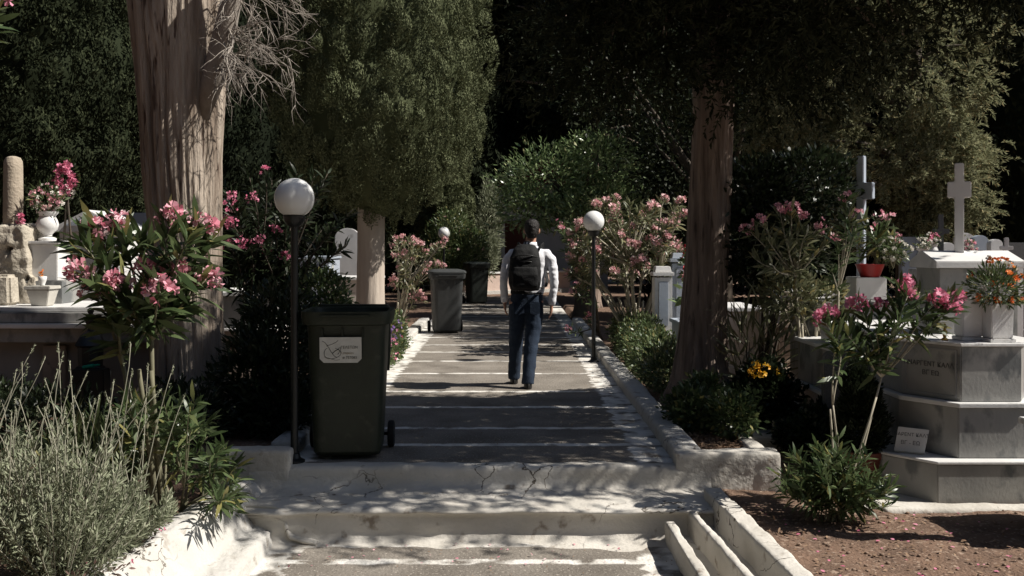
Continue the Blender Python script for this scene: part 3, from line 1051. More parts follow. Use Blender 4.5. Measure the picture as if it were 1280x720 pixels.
# ================================================================== BINS
def make_bin(loc, mat, label, rz=0, lid_open=False, sticker=False, s=1.0):
    """two-wheeled waste bin, its front towards -Y, wheels and lid hinge at the back"""
    t = thing('wheelie_bin', (0, 0, 0), label, 'bin', 'wheelie bins beside the path')
    w, d, h = .575 * s, .60 * s, 1.055 * s
    mb = MB()
    b0, t0 = .40, .50
    rings = [(0, .02, .03, w * .40, d * .34), (0, .0, .06, w * .42, d * .37), (0, 0, .5 * s, w * .455, d * .42), (0, 0, h - .12, w * .485, d * .46), (0, 0, h - .10, w * .49, d * .465),
             (0, 0, h - .09, w * .545, d * .51), (0, 0, h - .035, w * .56, d * .525), (0, 0, h, w * .555, d * .52), (0, 0, h - .002, w * .50, d * .465), (0, 0, h - .10, w * .465, d * .44), (0, 0, .4, w * .42, d * .38)]
    mb.loft(rings, 32, 6.5)
    body = mb.build('body', mat, t, smooth='angle')
    # ribs and grip under the rim
    mb = MB()
    for x in (-.16, -.02, .12):
        mb.box((x * s, -d * .47, h - .155), (.015, .022, .075))
    mb.box((0, -d * .535, h - .03), (.34 * s, .02, .02))
    mb.build('rim_rib', mat, t, bevel=.003)
    for sx in (-1, 1):
        mb = MB()
        prof = [(.03, -.022), (.085, -.025), (.098, -.018), (.1, 0), (.098, .018), (.085, .025), (.03, .022)]
        vs = []
        n = 22
        for r_, a in prof:
            for i in range(n):
                q = 2 * math.pi * i / n
                vs.append((sx * (w * .50) + a, d * .44 + r_ * math.cos(q), .10 + r_ * math.sin(q)))
        fs = []
        for j in range(len(prof) - 1):
            for i in range(n):
                k = (i + 1) % n
                fs.append((j * n + i, j * n + k, (j + 1) * n + k, (j + 1) * n + i))
        fs += [tuple(range(n)), tuple(6 * n + i for i in reversed(range(n)))]
        wl = mb.add(vs, fs).build('wheel', rubber, t, smooth='angle')
        MB().tube([(sx * w * .5 - .027, d * .44, .1), (sx * w * .5 + .027, d * .44, .1)], .03, 12).build('hub', bin_grey, wl, smooth='angle')
    MB().tube([(-w * .5, d * .44, .1), (w * .5, d * .44, .1)], .012, 10).build('axle', rubber, t)
    MB().tube([(-.2, d * .5, h - .06), (-.2, d * .66, h - .02), (.2, d * .66, h - .02), (.2, d * .5, h - .06)], .016, 8).build('handle', mat, t, smooth=True)
    mb = MB()
    if lid_open:
        # lid hanging down behind, hinged at the back rim
        mb.loft([(0, d * .60, h + .015, w * .46, .035), (0, d * .63, h - .02, w * .48, .055), (0, d * .70, h - .30, w * .48, .05), (0, d * .74, h - .5, w * .46, .03)], 28, 6)
    else:
        mb.loft([(0, .01, h + .003, w * .585, d * .555), (0, .01, h + .03, w * .58, d * .55), (0, .01, h + .05, w * .54, d * .50), (0, .02, h + .07, w * .40, d * .36), (0, .02, h + .074, w * .2, d * .2)], 32, 6)
    mb.build('lid', mat, t, smooth='angle')
    if sticker:
        y0 = -d * .466
        y1 = -d * .44
        x0, x1, z1, z0 = -.175, .115, h - .175, h - .355
        c = .028
        poly = [(x0 + c, z0), (x1 - c, z0), (x1, z0 + c), (x1, z1), (x0, z1), (x0, z0 + c)]
        tilt = Vector((0, -.09, .9959)).normalized()
        org = Vector((0, y1 - .008, .5 * s))
        o = org + tilt * ((z0 - .5 * s))
        st = MB().extrude([(a, b - z0) for a, b in poly], o, (1, 0, 0), tilt, Vector((1, 0, 0)).cross(tilt), .003)
        stk = st.build('sticker', sticker_white, t)
        W = Vector((1, 0, 0)).cross(tilt)
        def pt(u, v): return o + Vector((1, 0, 0)) * (x0 + u) + tilt * v + W * .0045
        mb = MB()
        # flourish of a large script initial
        loop = [pt(.018 + .0, .155)] + [pt(.018 + .10 * f, .155 - .115 * f + .012 * math.sin(f * 6)) for f in (.2, .4, .6, .8, 1)]
        mb.tube(loop, .0016, 5)
        lp2 = [pt(.075 + .058 * math.cos(a) * (1 + .25 * math.cos(a)), .068 + .040 * math.sin(a)) for a in [2.0 + i * .28 for i in range(20)]]
        mb.tube(lp2, .0016, 5)
        lp3 = [pt(.128 - .03 * f - .05 * f * f, .158 - .04 * f) for f in (0, .3, .6, 1)]
        mb.tube(lp3, .0014, 5)
        lp4 = [pt(.088 + .045 * f, .066 + .012 * math.sin(f * 3.1) + .03 * f * f) for f in (0, .25, .5, .75, 1)]
        mb.tube(lp4, .0026, 5)
        lp5 = [pt(.03 + .11 * f, .030 + .012 * math.cos(f * 4)) for f in (0, .25, .5, .75, 1)]
        mb.tube(lp5, .0010, 5)
        mb.tube([pt(.13, .10), pt(.148, .112), pt(.143, .085), pt(.125, .06)], .0018, 5)
        mb.build('flourish', ink, stk, smooth=True)
        text_on('ΓΕΛΕΤΩΝ', .026, pt(.205, .108), (1, 0, 0), tilt, ink, stk, 'lettering', .0006)
        text_on('Γραφεῖον', .020, pt(.192, .068), (1, 0, 0), tilt, ink_gold, stk, 'lettering', .0006)
        text_on('# 757083', .026, pt(.208, .036), (1, 0, 0), tilt, ink, stk, 'lettering', .0006)
    t.rotation_euler = (0, 0, rz)
    t.location = loc
    return t
make_bin((-1.125, 7.24, 0), bin_green, 'dark green wheelie bin with a white sticker and its lid hanging open', R(3), True, True)
make_bin((-1.02, 17.65, 0), bin_grey, 'grey wheelie bin in the sun under the far globe lamp', R(9), False)
make_bin((-.74, 26.9, 0), bin_dark, 'nearly black wheelie bin behind the grey one', R(20), False)
make_bin((-.55, 34.0, 0), bin_dark, 'dark bin by the pale wall at the far end of the path, left one', R(4), False)
make_bin((-.05, 34.2, 0), bin_dark, 'dark bin by the pale wall at the far end of the path, right one', R(-4), False)

# ================================================================== PERSON
PX, PY = .226, 10.8
t = thing('person', (PX, PY, 0), 'man in a white shirt and dark blue jeans walking away along the path', 'person')
def O(x, y, z, *r): return (PX + x, PY + y, z, *r)
def limb(mb, pts):
    mb.tube([O(*p[:3]) for p in pts], [p[3] for p in pts], 14)
LA = [(-.06, -.01, 1.43, .055), (-.135, -.015, 1.425, .060), (-.185, -.02, 1.37, .052), (-.210, -.03, 1.28, .046), (-.226, -.03, 1.18, .041), (-.230, 0, 1.07, .037), (-.220, .04, .955, .028), (-.218, .045, .91, .028)]
RA = [(.16, -.01, 1.43, .055), (.235, -.015, 1.425, .060), (.283, -.02, 1.37, .052), (.303, -.04, 1.28, .046), (.314, -.06, 1.18, .041), (.312, -.07, 1.06, .037), (.292, -.06, .93, .028), (.288, -.055, .885, .028)]
LL = [(-.075, 0, .93, .098), (-.08, .03, .80, .088), (-.095, .11, .50, .062), (-.105, .16, .30, .055), (-.115, .205, .10, .040), (-.115, .21, .05, .04)]
RL = [(.105, 0, .93, .098), (.10, -.01, .80, .090), (.075, -.05, .50, .064), (.05, -.13, .30, .056), (.03, -.20, .10, .040), (.03, -.20, .05, .04)]
mb = MB()
mb.loft([O(.03, 0, .86, .15, .11), O(.03, 0, .98, .16, .11), O(.03, 0, 1.12, .155, .105), O(.04, 0, 1.28, .175, .115), O(.045, 0, 1.40, .19, .11), O(.05, 0, 1.47, .15, .085), O(.055, .0, 1.51, .075, .068), O(.062, .01, 1.56, .058, .060), O(.07, .02, 1.62, .056, .060)], 20)
# head: skull, face, chin
mb.ball(O(.075, .01, 1.70), (.076, .096, .104), 20)
mb.loft([O(.075, .062, 1.585, .030, .028), O(.075, .055, 1.61, .048, .048), O(.075, .045, 1.66, .064, .068), O(.075, .035, 1.72, .066, .072)], 18)
mb.loft([O(.075, .108, 1.662, .014, .020), O(.075, .108, 1.68, .012, .018), O(.075, .104, 1.71, .007, .010)], 10)
mb.ball(O(.075, .10, 1.632), (.022, .012, .008), 10)
for sx in (-1, 1):
    mb.ball(O(.075 + sx * .080, .005, 1.685), (.012, .020, .032), 10)
limb(mb, LA); limb(mb, RA); limb(mb, LL); limb(mb, RL)
def hand(mb, w, sx, curl=.35):
    x, y, z = w
    mb.loft([O(x, y, z + .02, .020, .028), O(x - sx * .002, y + .005, z - .03, .017, .038), O(x - sx * .004, y + .008, z - .075, .014, .040)], 12)
    for k, (dy, ln) in enumerate(((.030, .070), (.010, .080), (-.010, .074), (-.029, .058))):
        a = Vector(O(x - sx * .004, y + .008 + dy, z - .068)[:3])
        b = a + Vector((-sx * .006, .004, -ln * .5))
        c = b + Vector((-sx * .022 * curl / .35, .0, -ln * .42))
        mb.tube([a, b, c], [.0098, .0092, .0075], 8)
    a = Vector(O(x, y + .035, z - .02)[:3])
    mb.tube([a, a + Vector((-sx * .006, .022, -.03)), a + Vector((-sx * .016, .026, -.062))], [.0125, .0105, .008], 8)
hand(mb, (-.218, .045, .905), -1)
hand(mb, (.288, -.055, .880), 1)
for (fx, fy) in ((-.115, .21), (.03, -.20)):
    mb.loft([O(fx, fy + .05, .02, .036, .11), O(fx, fy + .05, .05, .036, .105), O(fx, fy + .01, .09, .036, .05)], 14)
body = remeshed(mb, 'body', skin, t, .0065, 3)
for sx in (-1, 1):
    MB().ball(O(.075 + sx * .030, .098, 1.705), .0105, 10).build('eye', globe_white, t, smooth=True)
# hair: cap down to the nape
mb = MB()
mb.loft([O(.072, -.050, 1.605, .046, .030), O(.073, -.046, 1.63, .058, .042), O(.075, -.03, 1.66, .071, .066), O(.075, -.012, 1.70, .081, .085), O(.075, 0, 1.74, .083, .099), O(.075, .006, 1.775, .076, .093), O(.075, .008, 1.80, .056, .068), O(.075, .008, 1.816, .026, .032)], 22)
remeshed(mb, 'hair', hair, t, .008, 2, .004, 40)
# shirt
mb = MB()
mb.loft([O(.03, 0, .985, .165, .118), O(.03, 0, 1.02, .178, .128), O(.03, 0, 1.08, .190, .138), O(.033, 0, 1.18, .188, .136), O(.04, 0, 1.30, .196, .136), O(.045, 0, 1.40, .210, .130), O(.05, 0, 1.465, .185, .108), O(.055, 0, 1.505, .105, .082), O(.06, .005, 1.53, .072, .072)], 24)
def sleeve(pts, k=1.04):
    q = [(x, y, z, r * k + .005) for x, y, z, r in pts]
    q[-1] = (*q[-1][:3], .036)
    q[-2] = (*q[-2][:3], .044)
    limb(mb, q)
sleeve(LA); sleeve(RA)
sh = remeshed(mb, 'shirt', shirt, t, .009, 3, .007, 13)
MB().loft([O(.058, .0, 1.515, .080, .078), O(.060, .004, 1.545, .072, .072), O(.061, .006, 1.565, .068, .068), O(.061, .006, 1.562, .063, .063), O(.06, .004, 1.53, .062, .062)], 24).build('collar', shirt, sh, smooth=True)
MB().tube([O(-.220, .04, .965), O(-.219, .042, .935)], .037, 14).build('watch_strap', pack_black, t, smooth=True)
# jeans and belt
mb = MB()
mb.loft([O(.012, 0, .80, .155, .112), O(.016, 0, .88, .182, .132), O(.022, 0, .97, .178, .128), O(.026, 0, 1.03, .172, .122)], 22)
limb(mb, [(-.070, 0, .90, .102), (-.08, .03, .78, .096), (-.092, .10, .55, .080), (-.10, .15, .33, .073), (-.113, .20, .12, .069), (-.115, .205, .055, .069)])
limb(mb, [(.100, 0, .90, .102), (.10, -.01, .78, .098), (.080, -.04, .55, .082), (.052, -.12, .33, .074), (.032, -.19, .12, .069), (.03, -.20, .05, .069)])
jn = remeshed(mb, 'jeans', jeans, t, .010, 2, .007, 9)
for sx in (-1, 1):
    MB().extrude([(-.055, 0), (0, -.02), (.055, 0), (.055, .12), (-.055, .12)], O(.02 + sx * .085, -.128, .80), (1, 0, 0), (0, .02, 1), (0, -1, 0), .008).build('pocket', jeans, jn, bevel=.003)
MB().loft([O(.024, 0, 1.005, .181, .131), O(.024, 0, 1.042, .179, .129), O(.024, 0, 1.041, .17, .12), O(.024, 0, 1.006, .17, .12)], 28).build('belt', pack_black, t, smooth='angle')
for (fx, fy, tilt) in ((-.115, .21, 0), (.03, -.20, 0)):
    mb = MB()
    mb.loft([O(fx, fy + .055, .0, .044, .135), O(fx, fy + .055, .022, .046, .138), O(fx, fy + .05, .05, .043, .125), O(fx, fy + .02, .08, .043, .075), O(fx, fy + .005, .105, .042, .052)], 20)
    mb.build('shoe', shoe_black, t, smooth='angle')

# backpack on his back
bt = thing('backpack', (PX + .0, PY - .22, 1.05), "black backpack on the walking man's back", 'backpack')
mb = MB()
cx = -.005
mb.loft([O(cx, -.215, 1.045, .13, .055), O(cx, -.225, 1.06, .158, .085), O(cx, -.235, 1.14, .172, .105), O(cx, -.235, 1.27, .172, .105), O(cx + .005, -.225, 1.40, .160, .095), O(cx + .01, -.21, 1.48, .135, .075), O(cx + .015, -.195, 1.525, .10, .05), O(cx + .02, -.185, 1.54, .06, .025)], 28, 2.7)
remeshed(mb, 'pack_body', pack_black, bt, .010, 2, .006, 9)
mb = MB()
mb.loft([O(cx, -.315, 1.07, .125, .035), O(cx, -.33, 1.10, .140, .045), O(cx, -.335, 1.22, .140, .045), O(cx, -.325, 1.30, .125, .035)], 24, 3)
remeshed(mb, 'front_pocket', pack_black, bt, .010, 2, .004, 12)
for z0, w in ((1.335, .12), (1.40, .13)):
    MB().tube([O(cx - w, -.295, z0), O(cx - w * .5, -.325, z0 + .02), O(cx, -.335, z0 + .025), O(cx + w * .5, -.325, z0 + .02), O(cx + w, -.295, z0)], .006, 6).build('zip', shoe_black, bt, smooth=True)
for sx, lean in ((-1, 0), (1, .02)):
    xs = .05 + sx * .115 + lean
    mb = MB()
    mb.tube([O(xs - sx * .055, -.15, 1.45), O(xs - sx * .02, -.125, 1.515), O(xs, -.05, 1.535), O(xs + sx * .005, .05, 1.505), O(xs + sx * .01, .13, 1.40), O(xs + sx * .03, .145, 1.28), O(xs + sx * .06, .10, 1.16), O(xs + sx * .045, -.06, 1.09), O(xs - sx * .02, -.17, 1.07)], [.034, .036, .036, .036, .034, .032, .022, .014, .014], 10, .35)
    mb.build('strap', pack_black, bt, smooth=True)
MB().tube([O(.0, -.185, 1.53), O(.0, -.19, 1.57), O(.04, -.19, 1.57), O(.04, -.185, 1.53)], .009, 8).build('grab_handle', pack_black, bt, smooth=True)

# ================================================================== TOMBS, RIGHT
def hexa(cx, y0, front, side, dy, yb):
    return [(cx - front, y0), (cx + front, y0), (cx + side, y0 + dy), (cx + side, yb), (cx - side, yb), (cx - side, y0 + dy)]
CX = 3.24
t = thing('marble_tomb', (CX, 7.2, -.17), 'tall tiered grey marble tomb with an engraved side panel and sharp chamfered corners', 'tomb')
MB().prism(hexa(CX, 6.47, .42, .66, .33, 9.2), -.25, .092).build('lower_step', marble, t, bevel=.006)
MB().prism(hexa(CX, 6.46, .425, .665, .33, 9.2), .0925, .110).build('step_edge', marble_white, t, bevel=.004)  # white marble edges also stand in for sunlight on the tier tops
MB().prism(hexa(CX, 6.57, .24, .48, .38, 9.0), .1105, .445).build('middle_step', marble, t, bevel=.006)
MB().prism(hexa(CX, 6.55, .245, .49, .38, 9.0), .4455, .475).build('step_edge', marble_white, t, bevel=.004)
MB().prism(hexa(CX, 6.62, .20, .44, .38, 8.8), .4755, .845).build('upper_block', marble, t, bevel=.006)
MB().prism(hexa(CX, 6.60, .21, .455, .38, 8.8), .8455, .866).build('block_edge', marble_white, t, bevel=.004)
# engraved panel on the left chamfer
A = Vector((CX - .44, 7.0, 0)); B = Vector((CX - .20, 6.62, 0))
U = (B - A).normalized(); W = U.cross(Vector((0, 0, 1)))
L_ = (B - A).length
o = A + U * .03 + Vector((0, 0, .50)) + W * .001
fw, fh = L_ - .06, .32
mb = MB()
for (a, b, c, d) in ((0, 0, fw, .012), (0, fh - .012, fw, .012), (0, .0125, .010, fh - .025), (fw - .010, .0125, .010, fh - .025)):
    mb.extrude([(a, b), (a + c, b), (a + c, b + d), (a, b + d)], o, U, (0, 0, 1), W, .006)
mb.build('panel_frame', pmat('panel_frame_marble', (.30, .30, .29), (.22, .22, .22), .6), t)
pc = o + U * (fw / 2) + W * .003
text_on('ΑΝΑΡΓΕΝΤ ΚΑΛΛΣ', .046, pc + Vector((0, 0, .205)), U, (0, 0, 1), engrave, t, 'inscription', .001)
text_on('ΒΓ ΕΩ', .046, pc + Vector((0, 0, .145)), U, (0, 0, 1), engrave, t, 'inscription', .001)
# stele with sloping top, and its cross
t = thing('marble_stele', (3.5, 7.5, .86), 'white marble stele with a sloping top carrying the big white cross', 'headstone')
MB().box((3.49, 7.52, .98), (.58, .40, .74)).build('shaft', marble, t, bevel=.006)
mb = MB().extrude([(-.24, 0), (.24, 0), (.24, .05), (.02, .13), (-.24, .05)], (3.16, 7.52, 1.352), (0, 1, 0), (0, 0, 1), (1, 0, 0), .66)
mb.build('sloping_top', marble_white, t, bevel=.005)
def cross(loc, h, w, th, arm_z, arm_h, rz, mat, label, dep=.07, name='stone_cross', group=None):
    t = thing(name, loc, label, 'cross', group)
    x, y, z = loc
    a = Vector((math.cos(rz), math.sin(rz), 0))
    n = Vector((-a.y, a.x, 0))
    W2 = w / 2
    poly = [(-th / 2, 0), (th / 2, 0), (th / 2, arm_z), (W2, arm_z), (W2, arm_z + arm_h), (th / 2, arm_z + arm_h), (th / 2, h), (-th / 2, h), (-th / 2, arm_z + arm_h), (-W2, arm_z + arm_h), (-W2, arm_z), (-th / 2, arm_z)]
    MB().extrude(poly, Vector(loc) - n * dep / 2, a, (0, 0, 1), n, dep).build('cross_body', mat, t, bevel=.006)
    return t
cross((3.44, 7.52, 1.46), .68, .165, .066, .42, .12, R(-24), marble_white, 'big white marble cross standing on the sloping stele', .07)
# vases on the upper block
def vase_box(x, y, z, w, h, label, mat=marble_white):
    t = thing('flower_vase', (x, y, z), label, 'vase')
    MB().box((x, y, z + .012), (w * 1.18, w * 1.18, .024)).build('foot', mat, t, bevel=.003)
    mb = MB().box((x, y, z + .024 + (h - .024) / 2 + .0005), (w, w, h - .024), taper=1.06)
    mb.build('vase_body', mat, t, bevel=.006)
    return t
vase_box(3.20, 6.86, .867, .135, .29, 'empty square white marble vase left of the orange flowers')
vase_box(3.34, 6.74, .867, .145, .26, 'square white marble vase holding the orange bouquet')
def bouquet(c, r, label, seed, petals, leafm=L_OLE, n=420, nf=26, fs=.026, leaf=.085, low=.5, name='bouquet'):
    """cut flowers and greenery standing in a vase"""
    rng = np.random.default_rng(seed)
    t = thing(name, (c[0], c[1], c[2] - r * low), label, 'flowers')
    P, d = blob_points(rng, [(c, (r, r * .8, r * .8))], n, .2)
    link('foliage', leaf_mesh('foliage', P, d + randdir(rng, n) * .6 + np.array([0, 0, .3]), leaf * (.6 + .7 * rng.random(n)), leaf * .22, rng, 'lens'), leafm, t)
    for k, pm in enumerate(petals):
        P, d = blob_points(rng, [((c[0], c[1], c[2] + r * .15), (r * .95, r * .8, r * .8))], nf, .9)
        d[:, 2] += .3
        d[:, 1] -= .4
        for rep in range(2):
            blossoms(P + d * .006 * rep, d, fs * (1 - .3 * rep), pm, t, rng)
    mb = MB()
    random.seed(seed)
    for k in range(7):
        mb.tube([(c[0], c[1], c[2] - r - .02), (c[0] + random.uniform(-.6, .6) * r, c[1] + random.uniform(-.5, .5) * r, c[2])], .004, 5)
    mb.build('stem', stem_green, t)
    return t
bouquet((3.33, 6.74, 1.23), .19, 'full bouquet of orange and cream flowers in the square vase', 5, [P_ORANGE, P_ORANGE, P_WHITE], n=1000, nf=18, leaf=.052)
t = thing('fern_frond', (3.45, 6.70, 1.17), 'pale green frond sticking out to the right of the orange bouquet', 'leaf')
rng = np.random.default_rng(8)
P, D, l, w = spray_leaves(rng, np.array([[3.38, 6.72, 1.16], [3.36, 6.72, 1.15]]), np.array([[1, -.1, .12], [1, -.2, .0]]), .36, 60, .06, .0, .3)
link('frond', leaf_mesh('frond', P, D, l, w, rng, 'diamond'), L_HEDGE, t)
t = thing('brass_ornament', (3.02, 6.82, .867), 'small brass figure on the ledge of the engraved tomb', 'ornament')
MB().lathe([(.022, 0), (.026, .008), (.010, .02), (.016, .045), (.020, .06), (.008, .075), (.014, .09), (.012, .105), (.003, .115)], (3.02, 6.82, .867), 12).build('figure', brass, t, smooth=True)
# little plaque on the lower step
t = thing('book_plaque', (2.72, 6.72, .11), 'small white marble plaque leaning on the lower step beside the potted conifer', 'plaque')
A = Vector((2.66, 6.78, .118)); U = Vector((.86, -.5, 0)).normalized()
V = Vector((.14, .24, .96)).normalized(); W = U.cross(V)
MB().extrude([(0, 0), (.19, 0), (.215, .16), (.02, .165)], A, U, V, W, .024).build('slab', marble_white, t, bevel=.003)
MB().box(A + U * .10 + Vector((.012, .02, -.001)) - V * .0, (.20, .06, .012), rz=math.atan2(U.y, U.x)).build('foot', marble_white, t, bevel=.002)
text_on('ΝΑΡΕΝΤ ΚΑΛΣ', .032, A + U * .108 + V * .115 + W * .0245, U, V, engrave, t, 'inscription', .0008)
text_on('ΒΓ - ΕΩ', .036, A + U * .102 + V * .06 + W * .0245, U, V, engrave, t, 'inscription', .0008)
# grave just outside the right edge; its shadow lies on the earth
t = thing('box_tomb', (3.7, 5.75, -.17), 'low grey box tomb at the right edge in front of the engraved tomb', 'tomb')
MB().box((3.75, 5.8, .12), (1.1, .62, .6)).build('chest', marble, t, bevel=.006)
MB().box((3.75, 5.8, .441), (1.16, .68, .04)).build('lid', marble_white, t, bevel=.006)
cross((3.32, 5.62, .462), 1.0, .42, .12, .6, .14, R(8), marble_white, 'white cross on the low grey tomb at the right edge', .09)
# paving edge in front of the tomb
mb = MB().box((3.4, 6.36, -.175), (2.0, .16, .06)).box((2.55, 6.62, -.18), (.5, .5, .05))
tag(rough_solid(mb, 'paving_edge', render_grey, None, .02, .006, 6), kind='structure')
mb = MB().box((2.13, 8.5, -.09), (.30, .9, .12)).box((2.52, 8.75, -.10), (.42, .32, .10))
tag(rough_solid(mb, 'grave_kerb', render_grey, None, .02, .006, 6), 'low grey slab kerb behind the bed with dry leaves', 'kerb')

# grave behind, with pale side wall
t = thing('box_tomb', (3.0, 8.5, -.15), 'low grey box tomb behind the pink oleander, left of the engraved tomb', 'tomb')
MB().box((2.95, 8.4, .06), (.62, 1.3, .44)).build('base', marble, t, bevel=.005)
MB().box((2.95, 8.4, .295), (.66, 1.34, .03)).build('ledge', marble_white, t, bevel=.004)
MB().box((2.96, 8.42, .485), (.58, 1.24, .35)).build('chest', marble, t, bevel=.005)
MB().box((2.96, 8.42, .678), (.64, 1.30, .035)).build('lid', marble_white, t, bevel=.005)
# grey headstone, rounded shoulders
t = thing('headstone', (2.66, 8.1, -.15), 'dark grey granite headstone with rounded shoulders in the shade', 'headstone')
poly = [(-.2, 0), (.2, 0), (.2, .78)] + [(.2 - .06 + .06 * math.cos(a), .78 + .07 * math.sin(a)) for a in (.4, .8, 1.2, 1.57)] + [(-.2 + .06 - .06 * math.cos(a), .78 + .07 * math.sin(a)) for a in (1.57, 1.2, .8, .4)] + [(-.2, .78)]
MB().extrude(poly, (2.66, 7.62, -.15), Vector((1, -.12, 0)).normalized(), (0, 0, 1), (.12, .99, 0), .13).build('stone', granite, t, bevel=.008)
# white pedestal with red pot
t = thing('pedestal', (3.05, 9.35, -.15), 'stepped pedestal with the red flower pot on its white top block', 'tomb')
MB().box((3.06, 9.5, .42), (.50, .56, 1.14)).build('shaft', marble, t, bevel=.006)
MB().box((3.06, 9.5, 1.006), (.60, .64, .03)).build('slab', marble_white, t, bevel=.005)
MB().box((3.40, 9.35, 1.125), (.28, .30, .205)).build('top_block', marble_white, t, bevel=.006)
MB().box((3.5, 9.5, .42), (.36, .5, 1.14)).build('shaft', marble, t, bevel=.006)
t = thing('red_bowl', (3.42, 9.3, 1.228), 'red plastic flower bowl on the white block', 'pot')
MB().lathe([(.085, 0), (.105, .05), (.128, .11), (.133, .12), (.128, .122), (.118, .115), (.05, .10)], (3.42, 9.3, 1.228), 24).build('bowl', red_pot, t, smooth='angle')
cross((3.46, 9.64, .991), 1.40, .25, .075, .98, .16, R(-46), marble_blue, 'weathered grey cross turned sideways above the red pot', .06)
# brown monument
t = thing('brown_monument', (3.0, 10.6, -.15), 'brown marble headstone with a framed panel on a plinth, yellow flowers in front', 'headstone')
MB().box((3.08, 10.5, .0), (.50, .5, .40)).build('plinth', marble_brown, t, bevel=.006)
MB().box((3.06, 10.5, .215), (.58, .56, .03)).build('ledge', marble_brown, t, bevel=.005)
mb = MB().extrude([(-.26, 0), (.24, 0), (.19, .42), (-.17, .42)], (3.06, 10.62, .2305), (1, 0, 0), (0, 0, 1), (0, 1, 0), .16)
mb.build('stone', marble_brown, t, bevel=.006)
mb = MB()
for (a, b, c, d) in ((-.13, .06, .25, .014), (-.13, .36, .25, .014), (-.13, .075, .014, .284), (.106, .075, .014, .284)):
    mb.extrude([(a, b), (a + c, b), (a + c, b + d), (a, b + d)], (3.06, 10.616, .2305), (1, 0, 0), (0, 0, 1), (0, -1, 0), .008)
mb.build('panel_frame', sandstone, t)
MB().box((3.10, 10.7, .672), (.46, .26, .04)).build('cornice', marble_brown, t, bevel=.005)
MB().box((3.14, 10.72, .86), (.28, .20, .335), taper=.9).build('upper_block', sandstone, t, bevel=.006)
t = thing('dry_flower_dish', (3.12, 10.33, .23), 'small white dish with a dried plant on the ledge of the brown monument', 'pot')
MB().lathe([(.05, 0), (.075, .03), (.08, .045), (.07, .045), (.03, .03)], (3.12, 10.32, .231), 16).build('dish', flower_pot, t, smooth=True)
rng = np.random.default_rng(3)
P = np.tile(np.array([[3.12, 10.32, .26]]), (40, 1)) + rng.normal(size=(40, 3)) * .012
link('dry_leaf', leaf_mesh('dry_leaf', P, randdir(rng, 40) * .7 + np.array([0, 0, 1.]), .16, .022, rng, 'lens'), L_DRY, t)

def slab_tomb(c, size, mat, label, cap=.05, lip=.03, name='box_tomb', step=.12, group=None):
    x, y, z = c
    w, d, h = size
    t = thing(name, (x, y, z), label, 'tomb', group)
    MB().box((x, y, z + step / 2), (w * 1.12, d * 1.06, step)).build('step', mat, t, bevel=.006)
    MB().box((x, y, z + step + .0005 + (h - step - cap) / 2), (w, d, h - step - cap)).build('chest', mat, t, bevel=.006)
    MB().box((x, y, z + h - cap / 2 + .001), (w + lip * 2, d + lip * 2, cap)).build('lid', marble_white if mat != marble_blue else marble_blue, t, bevel=.008)
    return t
slab_tomb((2.82, 12.6, -.05), (.60, 1.2, .83), plaster, 'cream box tomb just right of the brown tree trunk')
slab_tomb((3.35, 11.9, -.08), (.55, 1.0, .86), marble, 'grey box tomb behind the brown marble headstone')
slab_tomb((3.75, 12.4, -.05), (.5, .8, 1.02), blue_paint, 'box tomb painted blue behind the dark shrub')
t = thing('railing_post', (3.12, 12.0, -.08), 'thin white post between the cream and the grey tomb', 'post')
MB().lathe([(.018, 0), (.018, .88), (.028, .9), (.02, .93), (.004, .95)], (3.06, 11.6, -.08), 10).build('post', marble_white, t, smooth=True)
# pale blue tombs left of the trunk
def pillar_tomb(x, y, w, h, mat, label, slope=True):
    t = thing('pillar_tomb', (x, y, -.02), label, 'tomb')
    MB().box((x, y, .16), (w * 1.5, w * 1.6, .36)).build('base', mat, t, bevel=.006)
    MB().box((x, y, .3405 + (h - .48) / 2), (w, w, h - .48)).build('pillar', mat, t, bevel=.006)
    MB().box((x, y, h - .095), (w * 1.2, w * 1.2, .05)).build('cornice', mat, t, bevel=.006)
    MB().box((x, y, h - .029), (w * .95, w * .95, .08), taper=.86).build('cap', mat, t, bevel=.006)
    MB().extrude([(-w * .26, .2), (w * .26, .2), (w * .26, h - .45), (-w * .26, h - .45)], (x, y - w / 2 - .001, .25), (1, 0, 0), (0, 0, 1), (0, -1, 0), .012).build('panel', marble_blue, t, bevel=.003)
    return t
pillar_tomb(2.16, 13.6, .24, 1.24, marble_white, 'short white pillar tomb left of the brown trunk')
pillar_tomb(2.50, 14.2, .26, 1.42, marble_blue, 'taller bluish pillar tomb left of the brown trunk')
slab_tomb((2.45, 12.9, -.04), (.40, .9, .60), marble_blue, 'low bluish box tomb in front of the two pillar tombs')

# far graves on the right, their tops seen over the engraved tomb
def far_headstone(px, Y, ytop, w, mat, label, arch=True):
    p = at(px, ytop, Y)
    h = p.z
    t = thing('headstone', (p.x, Y, 0), label, 'headstone')
    a = w / 2
    top = [(a * math.cos(q), h - a * .8 + a * .8 * math.sin(q)) for q in [math.pi * i / 10 for i in range(11)]] if arch else [(a, h), (-a, h)]
    MB().extrude([(-a, .28), (a, .28)] + top, (p.x, Y, 0), (1, 0, 0), (0, 0, 1), (0, 1, 0), .12).build('stone', mat, t, bevel=.008)
    MB().box((p.x, Y + .06, .139), (w * 1.6, .5, .28)).build('plinth', mat, t, bevel=.008)
far_headstone(1246, 13.5, 299, .17, marble_white, 'small arched white headstone far right, left of a tiny cross')
far_headstone(1226, 14.5, 294, .24, marble_blue, 'arched bluish headstone behind the big white cross, right side')
far_headstone(1207, 15.5, 291, .30, marble_white, 'broad arched pale headstone directly behind the big white cross')
far_headstone(1185, 14.5, 303, .22, marble_white, 'arched headstone left of the big white cross')
far_headstone(1140, 16, 296, .34, marble_blue, 'flat-topped bluish headstone behind the red pot plants', False)
